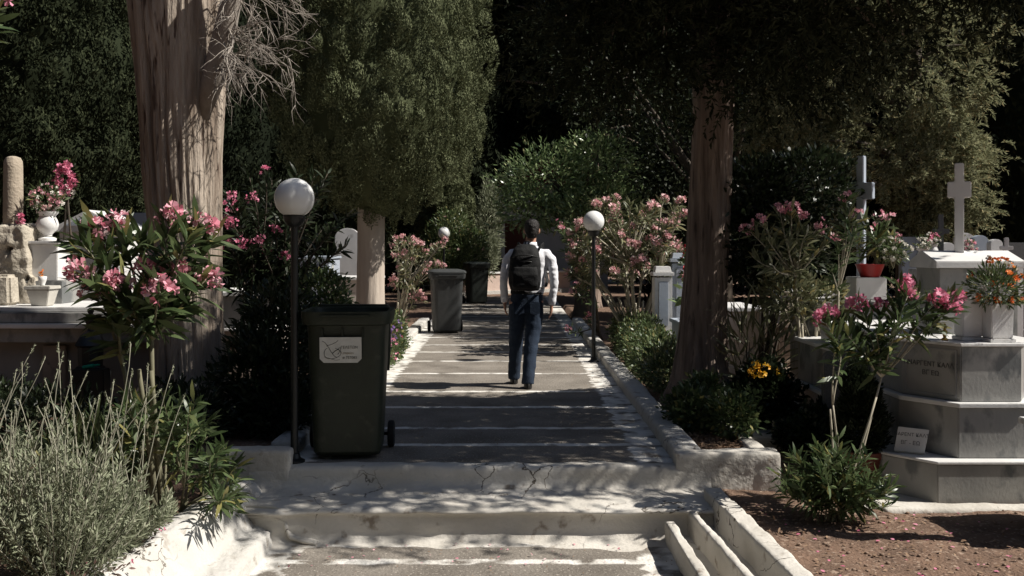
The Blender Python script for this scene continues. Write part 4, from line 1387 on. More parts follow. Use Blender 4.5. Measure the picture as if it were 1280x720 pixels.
far_headstone(1160, 13.0, 317, .22, marble, 'low flat grey headstone between the red pot and the white cross', False)
far_headstone(1272, 15, 303, .28, granite, 'dark flat headstone at the right edge of the picture', False)
for (px, Y, y0, y1, w, mat, lab) in ((1258, 13.2, 331, 297, .16, marble_white, 'tiny white cross at the far right on its plinth'), (1176, 14.0, 322, 268, .22, granite, 'dark cross between the red pot and the big white cross')):
    p, q = at(px, y0, Y), at(px, y1, Y)
    t = thing('plinth', (p.x, Y, 0), 'square grave plinth under the ' + lab.split(' cross')[0] + ' cross', 'tomb')
    MB().box((p.x, Y, p.z / 2), (.30, .30, p.z)).build('block', mat, t, bevel=.008)
    h = q.z - p.z
    cross((p.x, Y, p.z), h, w, w * .32, h * .55, w * .32, R(-15), mat, lab, .06)
def white_urn(px, Y, y0, s, label, zb=None):
    p = at(px, y0, Y)
    t = thing('grave_urn', p, label, 'urn')
    MB().lathe([(.07 * s, 0), (.075 * s, .02 * s), (.03 * s, .05 * s), (.03 * s, .07 * s), (.085 * s, .13 * s), (.105 * s, .20 * s), (.09 * s, .26 * s), (.075 * s, .29 * s), (.10 * s, .33 * s), (.102 * s, .345 * s), (.085 * s, .34 * s), (.03 * s, .30 * s)], p, 18).build('urn_body', marble_white, t, smooth='angle')
    return p
for (px, Y, y0, s, lab, fl) in ((1165, 12.6, 330, .75, 'white urn with red flowers left of the big cross', P_HOT), (1154, 11.8, 336, .7, 'white urn on a post behind the red pot', P_WHITE), (1212, 12.2, 333, .6, 'small white urn with pink flowers right of the big cross', P_PINK)):
    p = at(px, y0, Y)
    t = thing('plinth', (p.x, Y, 0), 'grey plinth under the ' + lab, 'tomb')
    MB().box((p.x, Y, p.z / 2 - .001), (.26, .26, p.z - .002)).build('block', marble, t, bevel=.008)
    white_urn(px, Y, y0, s, lab)
    bouquet((p.x, Y, p.z + .40 * s), .13 * s, 'flowers in the ' + lab, int(px), [fl, P_WHITE], n=70, nf=9, fs=.03, leaf=.07)

# ================================================================== TOMBS, LEFT
t = thing('grave_vault', (-4.6, 9.9, 0), 'broad grey marble grave vault with a pale lid behind the pink oleander', 'tomb')
MB().box((-4.4, 10.0, .30), (2.5, 1.1, .62)).build('chest', pmat('brown_grey_stone', (.30, .27, .24), (.22, .2, .18), .7, 4, .1), t, bevel=.01)  # two-tone brown-grey stone
MB().box((-4.4, 9.95, .680), (2.6, 1.25, .135)).build('cornice', marble, t, bevel=.01)
MB().box((-4.4, 9.93, .772), (2.7, 1.36, .045)).build('ledge', marble_white, t, bevel=.008)
MB().box((-4.4, 9.95, .845), (2.62, 1.28, .10)).build('lid', marble, t, bevel=.01)
MB().box((-4.4, 9.98, .918), (2.5, 1.2, .045)).build('top_slab', marble_white, t, bevel=.008)
for x in (-5.45, -4.25):
    MB().box((x, 9.43, .28), (.22, .06, .60)).build('pilaster', marble_brown, t, bevel=.006)
t = thing('broken_column', (-5.03, 10.2, .94), 'broken sandstone column on a pile of rough stones at the left edge', 'column')
MB().lathe([(.098, 0), (.096, .2), (.094, .45), (.092, .60), (.088, .65), (.07, .685), (.03, .70)], (-5.03, 10.2, 1.74), 22).build('column_shaft', sandstone, t, smooth='angle')
random.seed(4)
mb = MB()
for lay, (z, w, hh) in enumerate(((.94, .62, .30), (1.24, .50, .28), (1.52, .40, .24))):
    n = 6 - lay
    for i in range(n):
        for k in range(2):
            x = -5.0 - w / 2 + w * (i + .5) / n + random.uniform(-.02, .02)
            y = 10.08 + .24 * k
            s_ = (w / n * random.uniform(.85, 1.05), .24, hh * random.uniform(.85, 1.05))
            mb.box((x, y, z + s_[2] / 2), s_, rz=random.uniform(-.25, .25), ry=random.uniform(-.12, .12), taper=random.uniform(.75, .95))
me = rough_solid(mb, 'rubble_base', rubble, t, .022, .022, 9, .008, 30)
t = thing('millstone', (-4.98, 9.72, .94), 'round-holed pale stone block leaning at the left edge on the vault', 'stone')
MB().box((-4.93, 9.74, 1.09), (.30, .22, .30), taper=.9).build('block', rubble, t, bevel=.03, segs=3)
MB().tube([(-5.02, 9.635, 1.18), (-5.02, 9.60, 1.18)], .055, 16).build('hole_disc', granite, t, smooth='angle')  # solid dark disc stands in for the shaded hole
t = thing('pedestal', (-4.66, 10.2, .94), 'white marble pedestal under the flower urn on the left', 'pedestal')
MB().box((-4.66, 10.2, 1.055), (.44, .42, .23)).build('base', marble, t, bevel=.006)
MB().box((-4.66, 10.2, 1.355), (.30, .30, .37)).build('block', marble_white, t, bevel=.006)
MB().box((-4.66, 10.2, 1.556), (.36, .36, .032)).build('cap', marble_white, t, bevel=.006)
t = thing('flower_urn', (-4.68, 10.2, 1.573), 'white stone urn full of flowers beside the broken column', 'urn')
MB().lathe([(.085, 0), (.09, .025), (.045, .05), (.05, .07), (.10, .12), (.112, .17), (.095, .22), (.075, .25), (.105, .285), (.108, .30), (.09, .298), (.03, .27)], (-4.68, 10.2, 1.573), 22).build('urn_body', marble_white, t, smooth='angle')
bouquet((-4.68, 10.18, 1.99), .17, 'wild bunch of white and pink flowers in the urn on the left', 15, [P_WHITE, P_PALE, P_PINK], n=260, nf=22, fs=.026, leaf=.08)
t = thing('hanging_flowers', (-4.86, 10.0, 1.5), 'narrow pink garland hanging beside the white urn', 'flowers')
rng = np.random.default_rng(6)
C = np.stack([-4.86 + rng.normal(size=40) * .018, 10.02 + rng.normal(size=40) * .018, 1.52 + .32 * rng.random(40)], 1)
blossoms(C, randdir(rng, 40) + np.array([0, -.8, 0]), .026, P_HOT, t, rng)
MB().tube([(-4.86, 10.03, .943), (-4.86, 10.03, 1.86)], .008, 6).build('stick', stem_dark, t)
t = thing('wreath_stand', (-4.84, 11.0, 0), 'oval pink wreath on a tall stand in front of the dark cypress', 'wreath')
MB().tube([(-5.0, 11.1, -.01), (-4.84, 11.02, 2.1)], .012, 7).tube([(-4.68, 11.1, -.01), (-4.84, 11.02, 2.1)], .012, 7).tube([(-4.84, 11.4, -.01), (-4.84, 11.03, 2.1)], .012, 7).build('stand', stem_dark, t)
rng = np.random.default_rng(7)
n = 130
a = rng.random(n) * 2 * math.pi
rr = rng.normal(size=(n, 2)) * .026
C = np.stack([-4.84 + (.075 + rr[:, 0]) * np.cos(a), 10.99 + rr[:, 1] - .03, 2.27 + (.135 + rr[:, 0]) * np.sin(a)], 1)
blossoms(C, np.stack([np.cos(a) * .5, -np.ones(n), np.sin(a) * .5], 1), .027, P_HOT, t, rng)
C = np.stack([-4.83 + rng.normal(size=30) * .05, 10.97 + rng.normal(size=30) * .02, 2.12 + rng.normal(size=30) * .03], 1)
blossoms(C, randdir(rng, 30) + np.array([0, -1., 0]), .034, P_WHITE, t, rng)
P = np.stack([-4.84 + .10 * np.cos(a), 11.0 + a * 0, 2.27 + .165 * np.sin(a)], 1)
link('foliage', leaf_mesh('foliage', P, np.stack([np.cos(a), a * 0 - .2, np.sin(a)], 1), .07, .025, rng, 'lens'), L_OLE, t)
t = thing('stone_planter', (-4.46, 9.62, .94), 'square tapered stone planter with a glass candle on the vault lid', 'planter')
MB().add([(-4.46 + a * w, 9.62 + b * w, z) for (w, z) in ((.075, .9405), (.11, 1.10)) for a, b in ((-1, -1), (1, -1), (1, 1), (-1, 1))], [(3, 2, 1, 0), (4, 5, 6, 7)] + [(i, (i + 1) % 4, 4 + (i + 1) % 4, 4 + i) for i in range(4)]).build('pot_body', flower_pot, t, bevel=.006)
MB().box((-4.46, 9.62, 1.118), (.25, .25, .034)).build('rim', flower_pot, t, bevel=.006)
t = thing('candle_glass', (-4.46, 9.62, 1.135), 'small glass candle holder with an orange flower on the stone planter', 'candle')
MB().lathe([(.025, 0), (.02, .01), (.035, .05), (.04, .09), (.036, .09), (.02, .03)], (-4.46, 9.62, 1.136), 14).build('holder', marble_white, t, smooth=True)
rng = np.random.default_rng(2)
blossoms(np.array([[-4.46, 9.6, 1.25], [-4.45, 9.6, 1.27], [-4.47, 9.61, 1.235]]), np.array([[0, -1, .3]] * 3), .035, P_ORANGE, t, rng)
t = thing('pediment_tomb', (-5.0, 12.3, 0), 'white tomb with a small temple pediment behind the urn', 'tomb')
MB().box((-5.0, 12.4, .84), (.72, .8, 1.70)).build('wall', marble_white, t, bevel=.006)
MB().extrude([(-.42, 0), (.42, 0), (.42, .05), (0, .27), (-.42, .05)], (-5.0, 11.94, 1.692), (1, 0, 0), (0, 0, 1), (0, 1, 0), .92).build('pediment', marble_white, t, bevel=.006)
MB().extrude([(-.28, .075), (.28, .075), (0, .205)], (-5.0, 11.939, 1.692), (1, 0, 0), (0, 0, 1), (0, -1, 0), .012).build('tympanum', marble_blue, t)
t = thing('grave_lantern', (-3.8, 9.15, .03), 'black metal grave lantern with a pointed finial on a stand', 'lantern')
z0 = .03
MB().box((-3.8, 9.15, z0 + .17), (.30, .22, .34)).build('stand', lantern_black, t, bevel=.01)
MB().lathe([(.13, 0), (.135, .03), (.11, .05), (.115, .22), (.14, .24), (.09, .33), (.03, .37), (.025, .39)], (-3.8, 9.15, z0 + .341), 10).build('lantern_body', lantern_black, t, smooth='angle')
MB().lathe([(.02, 0), (.022, .02), (.045, .05), (.05, .09), (.035, .12), (.02, .135), (.03, .155), (.03, .175), (.01, .19)], (-3.8, 9.15, z0 + .732), 12).build('finial', lantern_black, t, smooth=True)
t = thing('glass_bottle', (-3.78, 8.98, .38), 'small green glass bottle lying by the black lantern', 'bottle')
MB().tube([(-3.80, 8.99, .42), (-3.70, 8.97, .44)], [.018, .018], 12).tube([(-3.70, 8.97, .44), (-3.64, 8.96, .45)], [.010, .008], 10).build('bottle_body', glass_green, t, smooth='angle')
MB().box((-3.73, 8.98, .22), (.30, .16, .38)).build('shelf', lantern_black, t, bevel=.01)
t = thing('box_tomb', (-3.0, 11.6, .03), 'grey-sided box tomb seen between the big trunk and the dark oleander', 'tomb')
MB().box((-3.1, 11.6, .30), (1.15, 1.2, .56)).build('base', pmat('warm_stone', (.34, .30, .27), (.26, .23, .2), .7, 4, .1), t, bevel=.008)
MB().box((-3.1, 11.6, .596), (1.2, 1.26, .03)).build('ledge', marble_white, t, bevel=.006)
MB().box((-3.1, 11.6, .79), (1.12, 1.16, .355)).build('chest', marble, t, bevel=.008)
MB().box((-3.1, 11.6, .990), (1.22, 1.26, .045)).build('lid', marble_white, t, bevel=.006)
far_headstone(133, 14, 262, .20, marble_white, 'small arched white headstone left of the big trunk')
far_headstone(165, 15, 266, .42, marble_blue, 'broad flat bluish headstone beside the big trunk', False)
slab_tomb((-2.6, 17.5, 0), (.8, 1.3, 1.0), plaster, 'cream box tomb glimpsed left of the cream cypress trunk')
slab_tomb((-3.5, 18.5, 0), (.7, 1.2, 1.35), marble_blue, 'bluish box tomb glimpsed between dark oleander and cypress trunk')
far_headstone(434, 20, 285, .5, marble_white, 'pale headstone glimpsed behind the cypress trunk')

# far end of the path
t = thing('end_wall', (.4, 32.2, 0), 'low pale pinkish wall across the far end of the path', 'wall')
MB().box((.2, 32.4, .31), (5.0, .3, .72), rz=R(38)).build('wall_body', pmat('pink_plaster', (.60, .47, .40), (.48, .37, .32), .9, 4, .3), t, bevel=.02)
MB().box((.2, 32.4, .70), (5.1, .38, .06), rz=R(38)).build('coping', marble_white, t, bevel=.01)
MB().box((.25, 32.33, .06), (5.0, .38, .16), rz=R(38)).build('footing', whitewash, t, bevel=.02)
t = thing('chapel', (1.8, 37, 0), 'small pale chapel with a brown door beyond the path', 'building')
MB().box((1.7, 38.2, 1.8), (4.2, 3.6, 3.8)).build('wall', plaster, t, bevel=.02)
MB().box((.5, 36.36, 1.25), (1.1, .07, 2.5)).build('door', door_brown, t, bevel=.01)
MB().extrude([(-2.3, 0), (2.3, 0), (0, 1.1)], (1.7, 36.2, 3.702), (1, 0, 0), (0, 0, 1), (0, 1, 0), 4.0).build('roof', terracotta, t, bevel=.02)
t = thing('gate_pier', (-.12, 35.4, 0), 'slim white gate pier left of the brown door', 'pier')
MB().box((-.12, 35.4, 1.6), (.30, .30, 3.3)).build('shaft', plaster, t, bevel=.015)
MB().box((-.12, 35.4, 3.3), (.40, .40, .1)).build('cap', marble_white, t, bevel=.01)

# ================================================================== TREES
def add_trunk(t, pts, rads, mat, **kw):
    vs, fs = trunk_mesh(pts, rads, **kw)
    mb = MB().add(vs, fs)
    return mb.build('trunk', mat, t, smooth=True)

# --- big pale trunk, left
t = thing('big_tree', (-2.8, 8.8, 0), 'tree with a huge pale fluted trunk behind the pink oleander on the left', 'tree')
tr = add_trunk(t, [(-2.74, 8.8, -.15), (-2.76, 8.8, .3), (-2.79, 8.8, .86), (-2.82, 8.8, 1.6), (-2.855, 8.8, 2.28), (-2.86, 8.8, 2.98), (-2.86, 8.8, 3.69), (-2.86, 8.8, 4.6), (-2.95, 8.8, 6.6)],
               [.33, .31, .295, .315, .345, .385, .455, .50, .36], bark_pale, n=200, rows=240, flute=.05, seed=2.3, flare=.18, knots=.015, grooves=((-2.05, .05, .11), (-1.62, .03, .05), (-1.15, .025, .045), (-.6, .03, .05), (-2.5, .04, .06)))
random.seed(11)
mb = MB()
mb.tube([(-2.62, 8.62, 2.62), (-2.50, 8.55, 2.95), (-2.40, 8.48, 3.25), (-2.30, 8.40, 3.6), (-2.2, 8.35, 4.0)], [.06, .10, .10, .085, .07], 12)
def twig(p, d, L_, r_, depth):
    pts = [p]
    q, v = Vector(p), Vector(d).normalized()
    n = 6
    for i in range(n):
        v = (v + Vector((random.gauss(0, .16), random.gauss(0, .16), random.gauss(-.06, .14)))).normalized()
        q = q + v * L_ / n
        pts.append(q.copy())
    mb.tube(pts, [r_ * (1 - .75 * i / n) for i in range(n + 1)], 5)
    if depth:
        for i in range(random.randint(3, 5)):
            k = random.randint(1, n - 1)
            w = (v * .8 + Vector((random.gauss(0, .5), random.gauss(0, .5), random.gauss(-.15, .5)))).normalized()
            twig(pts[k], w, L_ * random.uniform(.35, .65), r_ * .6, depth - 1)
for i in range(30):
    f = random.random()
    p = Vector((-2.52, 8.55, 2.95)).lerp(Vector((-2.2, 8.35, 4.0)), f)
    twig(p, (random.uniform(.3, 1), random.uniform(-.8, .5), random.uniform(-.55, .55) - .1), random.uniform(.4, .8), .008, 2)
mb.build('dead_branch', twig_grey, t, smooth=True)
# crown, above the frame
rng = np.random.default_rng(21)
mb = MB()
sp, sd = [], []
for i in range(9):
    a = i * .7 + .3
    e = Vector((-2.95 + 1.7 * math.cos(a) - .9, 8.8 + 1.6 * math.sin(a), 7.8 + .9 * math.sin(i * 2.1)))
    mb.tube(bez(Vector((-2.92, 8.8, 5.8)), Vector((-2.95, 8.8, 6.6)), Vector((-2.95, 8.8, 6.9)).lerp(e, .5), e, 8), [.15 - .015 * k for k in range(8)], 8)
    for k in range(45):
        q = e + Vector((random.gauss(0, .6), random.gauss(0, .6), random.gauss(.1, .45)))
        sp.append(q); sd.append((q - Vector((-2.95, 8.8, 6.6))).normalized())
mb.build('limb', bark_pale, t, smooth=True)
P, D, l, w = spray_leaves(rng, np.array(sp), np.array(sd), .45, 26, .10, .15, .3)
link('crown', leaf_mesh('crown', P, D, l, w, rng, 'diamond'), L_CYP, t)

# --- rounded cypress with knobbly foliage
def lumpy_cypress(base, prof, label, seed, trunk_r, trunk_top, nclump, per, clump_r, mat, tmat, leaf=.07, group=None, name='cypress', core=.80, tx=0, ztop=99, fill=1.0):
    rng = np.random.default_rng(seed)
    t = thing(name, base, label, 'tree', group)
    bx, by, bz = base
    add_trunk(t, [(bx + tx, by, bz - .1), (bx + tx, by, bz + 1), (bx + tx * .8, by, bz + trunk_top), (bx, by, bz + prof[-1][0] * .8)], [trunk_r * 1.05, trunk_r * .97, trunk_r * .9, trunk_r * .3], tmat, n=60, rows=70, flute=.05, seed=seed, flare=.25)
    zs = np.array([p[0] for p in prof]); rs = np.array([p[1] for p in prof])
    # solid mass inside
    vs, fs = [], []
    n, m = 48, 60
    for j in range(m + 1):
        z = zs[0] + (zs[-1] - zs[0]) * j / m
        r_ = np.interp(z, zs, rs) * core
        for i in range(n):
            a = 2 * math.pi * i / n
            k = 1 + .16 * noise.noise(Vector((math.cos(a) * 2.2, math.sin(a) * 2.2, z * 1.1 + seed))) * 1.6
            vs.append((bx + r_ * k * math.cos(a), by + r_ * k * math.sin(a), bz + z))
    for j in range(m):
        for i in range(n):
            k = (i + 1) % n
            fs.append((j * n + i, j * n + k, (j + 1) * n + k, (j + 1) * n + i))
    cm = bpy.data.meshes.new('core')
    cm.from_pydata(vs, [], fs)
    ca = cm.attributes.new('rnd', 'FLOAT', 'POINT')
    ca.data.foreach_set('value', np.full(len(vs), .2, np.float32))
    # upright lobes spread evenly over the hull (jittered rows along the profile)
    seg = np.hypot(np.diff(zs), np.diff(rs))
    arc = np.concatenate([[0], np.cumsum(seg)])
    C, aa = [], []
    u = clump_r * .5
    row = 0
    while u < arc[-1]:
        zc, rc = np.interp(u, arc, zs), np.interp(u, arc, rs)
        far = 1.0 if zc < ztop else 1.8                        # coarser above what can be seen
        nr = max(3, int(2 * math.pi * rc / (clump_r * 1.55 * far * fill)))
        for i in range(nr):
            a = 2 * math.pi * (i + .5 * (row % 2) + rng.uniform(-.33, .33)) / nr
            z_ = zc + rng.uniform(-.5, .5) * clump_r * 1.6
            r_ = np.interp(z_, zs, rs) if zc > zs[0] + .2 else rc
            n1 = noise.noise(Vector((math.cos(a) * 2.2, math.sin(a) * 2.2, z_ * 1.1 + seed)))
            r_ *= 1 + .22 * n1 + rng.uniform(-.10, .05)
            C.append((bx + r_ * math.cos(a), by + r_ * math.sin(a), bz + z_)); aa.append(a)
        u += clump_r * 1.9 * far * fill
        row += 1
    C, aa = np.array(C), np.array(aa)
    nclump = len(C)
    cr = clump_r * (.6 + .6 * rng.random(nclump))
    C, cr, aa = np.repeat(C, per, 0), np.repeat(cr, per), np.repeat(aa, per)
    d = randdir(rng, len(C))
    out = np.stack([np.cos(aa), np.sin(aa), 0 * aa + .35], 1)
    flip = (d * out).sum(1) < -.2
    d[flip] *= -1
    P = C + d * cr[:, None] * np.array([1, 1, 1.75]) * (.86 + .14 * rng.random((len(C), 1)))
    up = np.array([0, 0, 1.])
    D = up - d * d[:, 2:3] + d * .45 + rng.normal(size=d.shape) * .45
    lm = leaf_mesh('crown', P, D, leaf * (.6 + .8 * rng.random(len(P))), leaf * .42, rng, 'diamond', nor=d + rng.normal(size=d.shape) * .30, curl=.05)
    out_me = join_meshes('crown', [cm, lm])
    link('crown', out_me, mat, t)
    return t
lumpy_cypress((-1.80, 14, 0), [(1.92, .12), (2.06, .38), (2.3, .78), (2.65, 1.12), (3.1, 1.34), (3.8, 1.44), (4.6, 1.42), (6, 1.3), (8, 1.0), (10, .6), (11.6, .1)],
              'rounded cypress with knobbly dark foliage on a pale cream trunk behind the bins', 31, .205, 2.5, 0, 400, .132, L_CYP, bark_cream, .040, tx=-.08, core=.72, ztop=5.4, fill=1.14)

# --- brown tree on the right with spreading crown
t = thing('shade_tree', (1.94, 9.5, 0), 'tall brown-trunked tree spreading over the path right of the walker', 'tree')
add_trunk(t, [(1.86, 9.5, -.1), (1.88, 9.5, .2), (1.90, 9.5, .7), (1.93, 9.5, 1.3), (1.97, 9.5, 2.0), (2.0, 9.5, 2.7), (1.99, 9.5, 3.3), (1.95, 9.5, 4.6), (1.85, 9.5, 6.0)],
          [.30, .255, .225, .205, .20, .195, .20, .15, .08], bark_red, n=110, rows=130, flute=.05, seed=5.1, flare=.45)
random.seed(17)
rng = np.random.default_rng(17)
mb = MB()
forks = []
for (e, r_) in (((1.2, 9.3, 4.4), .10), ((3.2, 9.3, 4.2), .09), ((2.6, 7.6, 4.5), .08), ((1.7, 9.6, 4.9), .08), ((.9, 8.3, 4.4), .06), ((4.2, 8.6, 5.0), .06), ((3.2, 6.4, 4.9), .06), ((2.0, 9.5, 6.4), .06), ((3.3, 8.9, 4.9), .06)):
    e = Vector(e)
    s = Vector((1.99, 9.5, 2.75 + random.uniform(0, .7)))
    pts = bez(s, s + Vector((0, 0, .5)), s.lerp(e, .6), e, 9)
    mb.tube(pts, [r_ * (1 - .08 * k) for k in range(9)], 9)
    forks += pts[4:]
cs = []
while len(cs) < 168:
    d = rng.normal(size=3); d /= np.linalg.norm(d)
    r_ = rng.random() ** .4
    q = np.array([3.1, 7.6, 4.7]) + d * r_ * np.array([2.55, 1.65, 1.6])
    # hangs low at the left over the path and at the right, open above the near steps
    if q[2] < 2.9: continue
    if q[2] < 3.7 and q[1] < 7.6: continue
    cs.append(q)
for k in range(34):
    cs.append(np.array([rng.uniform(.5, 3.3), rng.uniform(8.5, 9.15), rng.uniform(3.0, 4.0)]))
sp, sd, sl = [], [], []
for q in cs:
    q = Vector(q)
    f = min(forks, key=lambda v: (v - q).length + random.uniform(0, .4))
    pts = bez(f, f.lerp(q, .35) + Vector((0, 0, .1)), f.lerp(q, .75) + Vector((0, 0, .1)), q, 7)
    mb.tube(pts, [.022 * (1 - .12 * k) for k in range(7)], 5)
    for k in range(44):
        o = q + Vector((random.gauss(0, .27), random.gauss(0, .27), random.gauss(0, .19)))
        sp.append(o)
        v = (o - q) * 2 + (q - f).normalized() * .5 + Vector((0, 0, -.1))
        sd.append(v + Vector((random.gauss(0, .3), random.gauss(0, .3), random.gauss(0, .3))))
mb.build('limb', bark_red, t, smooth=True)
P, D, l, w = spray_leaves(rng, np.array(sp), np.array(sd), .26, 16, .075, .15, .30)
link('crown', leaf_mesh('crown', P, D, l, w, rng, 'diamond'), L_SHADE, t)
# --- feathery lit conifer behind the crosses
def feathery(base, blobs, label, seed, nsp, per, ln, leaf, mat, trunk_r, height, tmat, nl=40, name='conifer', group=None, bunch=70):
    rng = np.random.default_rng(seed)
    random.seed(seed)
    t = thing(name, base, label, 'tree', group)
    bx, by, bz = base
    add_trunk(t, [(bx, by, bz - .1), (bx, by, bz + height * .3), (bx + .1, by, bz + height * .6), (bx + .1, by, bz + height * .92)], [trunk_r, trunk_r * .8, trunk_r * .55, trunk_r * .15], tmat, n=40, rows=50, seed=seed, flare=.3)
    mb = MB()
    sp, sd = [], []
    for i in range(nl):
        P, d = blob_points(rng, blobs, 1, .5)
        e = Vector(P[0])
        s = Vector((bx, by, max(bz + .6, min(bz + height * .85, e.z - random.uniform(-.3, .9)))))
        pts = bez(s, s.lerp(e, .4) + Vector((0, 0, .25)), s.lerp(e, .7) + Vector((0, 0, .15)), e, 8)
        mb.tube(pts, [trunk_r * .28 * (1 - .11 * k) for k in range(8)], 6)
    mb.build('limb', tmat, t, smooth=True)
    P, d = blob_points(rng, blobs, nsp, .5)
    # bunch the sprays
    nb = max(20, nsp // bunch)
    Pb, db = blob_points(rng, blobs, nb, .72)
    k = rng.integers(0, nb, nsp)
    sgm = ln * .55
    P = np.where((rng.random((nsp, 1)) < .96), Pb[k] + rng.normal(size=(nsp, 3)) * sgm, P)
    D = db[k] * .7 + rng.normal(size=(nsp, 3)) * .5 + np.array([0, 0, -.05])
    p, dd, l, w = spray_leaves(rng, P, D, ln, per, leaf, .25, .26)
    lm = leaf_mesh('crown', p, dd, l, w, rng, 'diamond')
    link('crown', lm, mat, t)
    return t
feathery((6.7, 16.5, 0), [((6.2, 16.5, 2.9), (1.35, 1.3, 1.25)), ((6.3, 16.6, 4.3), (1.5, 1.5, 1.4)), ((6.2, 16.6, 6.1), (1.2, 1.3, 1.5)), ((4.9, 16.2, 3.5), (.7, .7, .9)), ((7.1, 16.2, 2.7), (.5, .5, .6))],
         'large olive-coloured feathery conifer in the sun behind the two crosses', 41, 7600, 24, .30, .080, L_PINE, .22, 9, stem_dark, 40, bunch=62)

# --- dark cypresses and other trees behind
def back_cypress(x, y, h, r, label, seed, mat=L_BACK, per=60, group=None, z0=.5, leaf=.13, cl=.38, name='cypress'):
    prof = [(z0, r * .45), (z0 + .08 * h, r * .8), (z0 + .22 * h, r), (z0 + .45 * h, r * .96), (z0 + .7 * h, r * .7), (z0 + .88 * h, r * .38), (z0 + h, .06)]
    return lumpy_cypress((x, y, 0), prof, label, seed, .2, z0 + .6, 0, per, cl, mat, bark_red, leaf, group, name, ztop=9)
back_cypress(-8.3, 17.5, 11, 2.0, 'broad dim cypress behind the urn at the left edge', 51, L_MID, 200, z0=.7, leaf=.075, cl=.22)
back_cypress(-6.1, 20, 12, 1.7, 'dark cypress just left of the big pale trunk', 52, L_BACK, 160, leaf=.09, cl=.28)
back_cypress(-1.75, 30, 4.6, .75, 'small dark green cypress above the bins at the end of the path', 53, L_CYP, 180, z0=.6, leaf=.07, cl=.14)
G = 'dark cypresses closing the view behind the graves'
bl = 'one of the tall black-green cypresses of the shaded row closing the view'
i = 60
for (x, y, h, r) in ((-19, 27, 14, 2.8), (-15, 26, 14, 2.8), (-11.3, 25, 15, 2.6), (-7.8, 26, 15, 2.6), (-4.6, 24.5, 15, 2.2), (-3.2, 34, 16, 2.6), (-7.5, 33, 15, 2.8), (-12, 33, 15, 3), (-17, 34, 15, 3.2), (-22, 33, 15, 3.2),
                     (5.4, 28, 8.2, 2.4), (9.2, 27, 11.5, 2.4), (13.2, 26, 15, 2.8), (17.4, 26, 15, 2.8), (3.6, 42, 17, 3), (7.2, 36, 17, 3), (11.5, 35, 16, 3), (16, 34, 16, 3.2), (21, 33, 16, 3.2), (-.6, 44, 18, 3.2), (-5, 43, 18, 3.2), (22, 26, 15, 3), (11.2, 20.5, 13, 2.0), (14.2, 21, 13, 2.2), (8, 44, 17, 3.2)):
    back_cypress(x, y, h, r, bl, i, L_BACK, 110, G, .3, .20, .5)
    i += 1
for (x, y, h, r) in ((-8, -6, 14, 2.8), (-3, -8, 15, 2.8), (2, -8.5, 15, 2.8), (7, -8, 14, 2.8), (-11.5, 0, 14, 2.8), (-12, 6.5, 14, 2.6), (-12.5, 13, 14, 2.6)):  # out-of-view trees added to hold back sky light from behind
    back_cypress(x, y, h, r, 'one of the unseen dark cypresses added around the camera to deepen the shade', i, L_BACK, 110, 'unseen cypresses added to deepen the shade', .3, .22, .55)
    i += 1
# broadleaf trees near the end of the path
def broad_tree(base, blobs, label, seed, n, Ln, Wd, mat, tr, th, tmat=None, name='leafy_tree', shell=.35):
    rng = np.random.default_rng(seed)
    random.seed(seed)
    t = thing(name, base, label, 'tree')
    b = Vector(base)
    add_trunk(t, [b + Vector((0, 0, -.1)), b + Vector((.03, 0, th * .5)), b + Vector((0, 0, th))], [tr, tr * .85, tr * .75], tmat or bark_red, n=36, rows=40, seed=seed, flare=.35)
    mb = MB()
    top = b + Vector((0, 0, th - .05))
    for c, r_ in blobs:
        for k in range(3):
            e = Vector(c) + Vector((random.uniform(-.7, .7) * r_[0], random.uniform(-.7, .7) * r_[1], random.uniform(-.3, .8) * r_[2]))
            mb.tube(bez(top, top + Vector((0, 0, .3)), top.lerp(e, .6), e, 7), [tr * .5 * (1 - .12 * i) for i in range(7)], 6)
    mb.build('limb', tmat or bark_red, t, smooth=True)
    P, d = blob_points(rng, blobs, n, shell)
    P += rng.normal(size=P.shape) * .06
    link('crown', leaf_mesh('crown', P, d + randdir(rng, n) * .8 + np.array([0, 0, .2]), Ln * (.6 + .7 * rng.random(n)), Wd * (.6 + .7 * rng.random(n)), rng, 'lens', flat=.4), mat, t)
    return t
broad_tree((1.72, 21.5, 0), [((1.0, 21.5, 2.9), (1.2, 1, .75)), ((2.0, 21.4, 3.3), (.85, .9, .8)), ((.6, 21.3, 2.3), (.8, .8, .5)), ((2.3, 21.2, 2.3), (.9, .9, .6)), ((1.6, 20.9, 2.2), (.6, .6, .5))],
           'bright green leafy tree with a dark trunk beyond the walker', 81, 8500, .15, .046, L_OLIVE, .21, 1.7, stem_dark)
broad_tree((4.3, 19.5, 0), [((3.5, 19.5, 3.2), (1.1, 1.2, 1.3)), ((4.7, 18.0, 4.7), (1.6, 2.1, 1.3)), ((3.6, 19.2, 2.1), (1.0, .8, .6)), ((2.4, 20.4, 4.9), (1.5, 1.3, 1.2)), ((4.6, 21.3, 4.9), (1.7, 1.9, 1.3))],
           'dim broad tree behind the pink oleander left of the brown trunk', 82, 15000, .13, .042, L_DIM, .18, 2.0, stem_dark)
feathery((2.2, 25, 0), [((1.2, 24.5, 6.6), (2.2, 1.8, 1.8)), ((3.2, 25, 5.2), (1.8, 1.6, 1.6)), ((.0, 25, 8.5), (2.2, 1.8, 1.6)), ((2.4, 24.5, 8.2), (2, 1.6, 1.6))],
         'dark loose conifer hanging over the far half of the path', 83, 4200, 16, .5, .15, L_BACK, .22, 9, bark_red, 40)
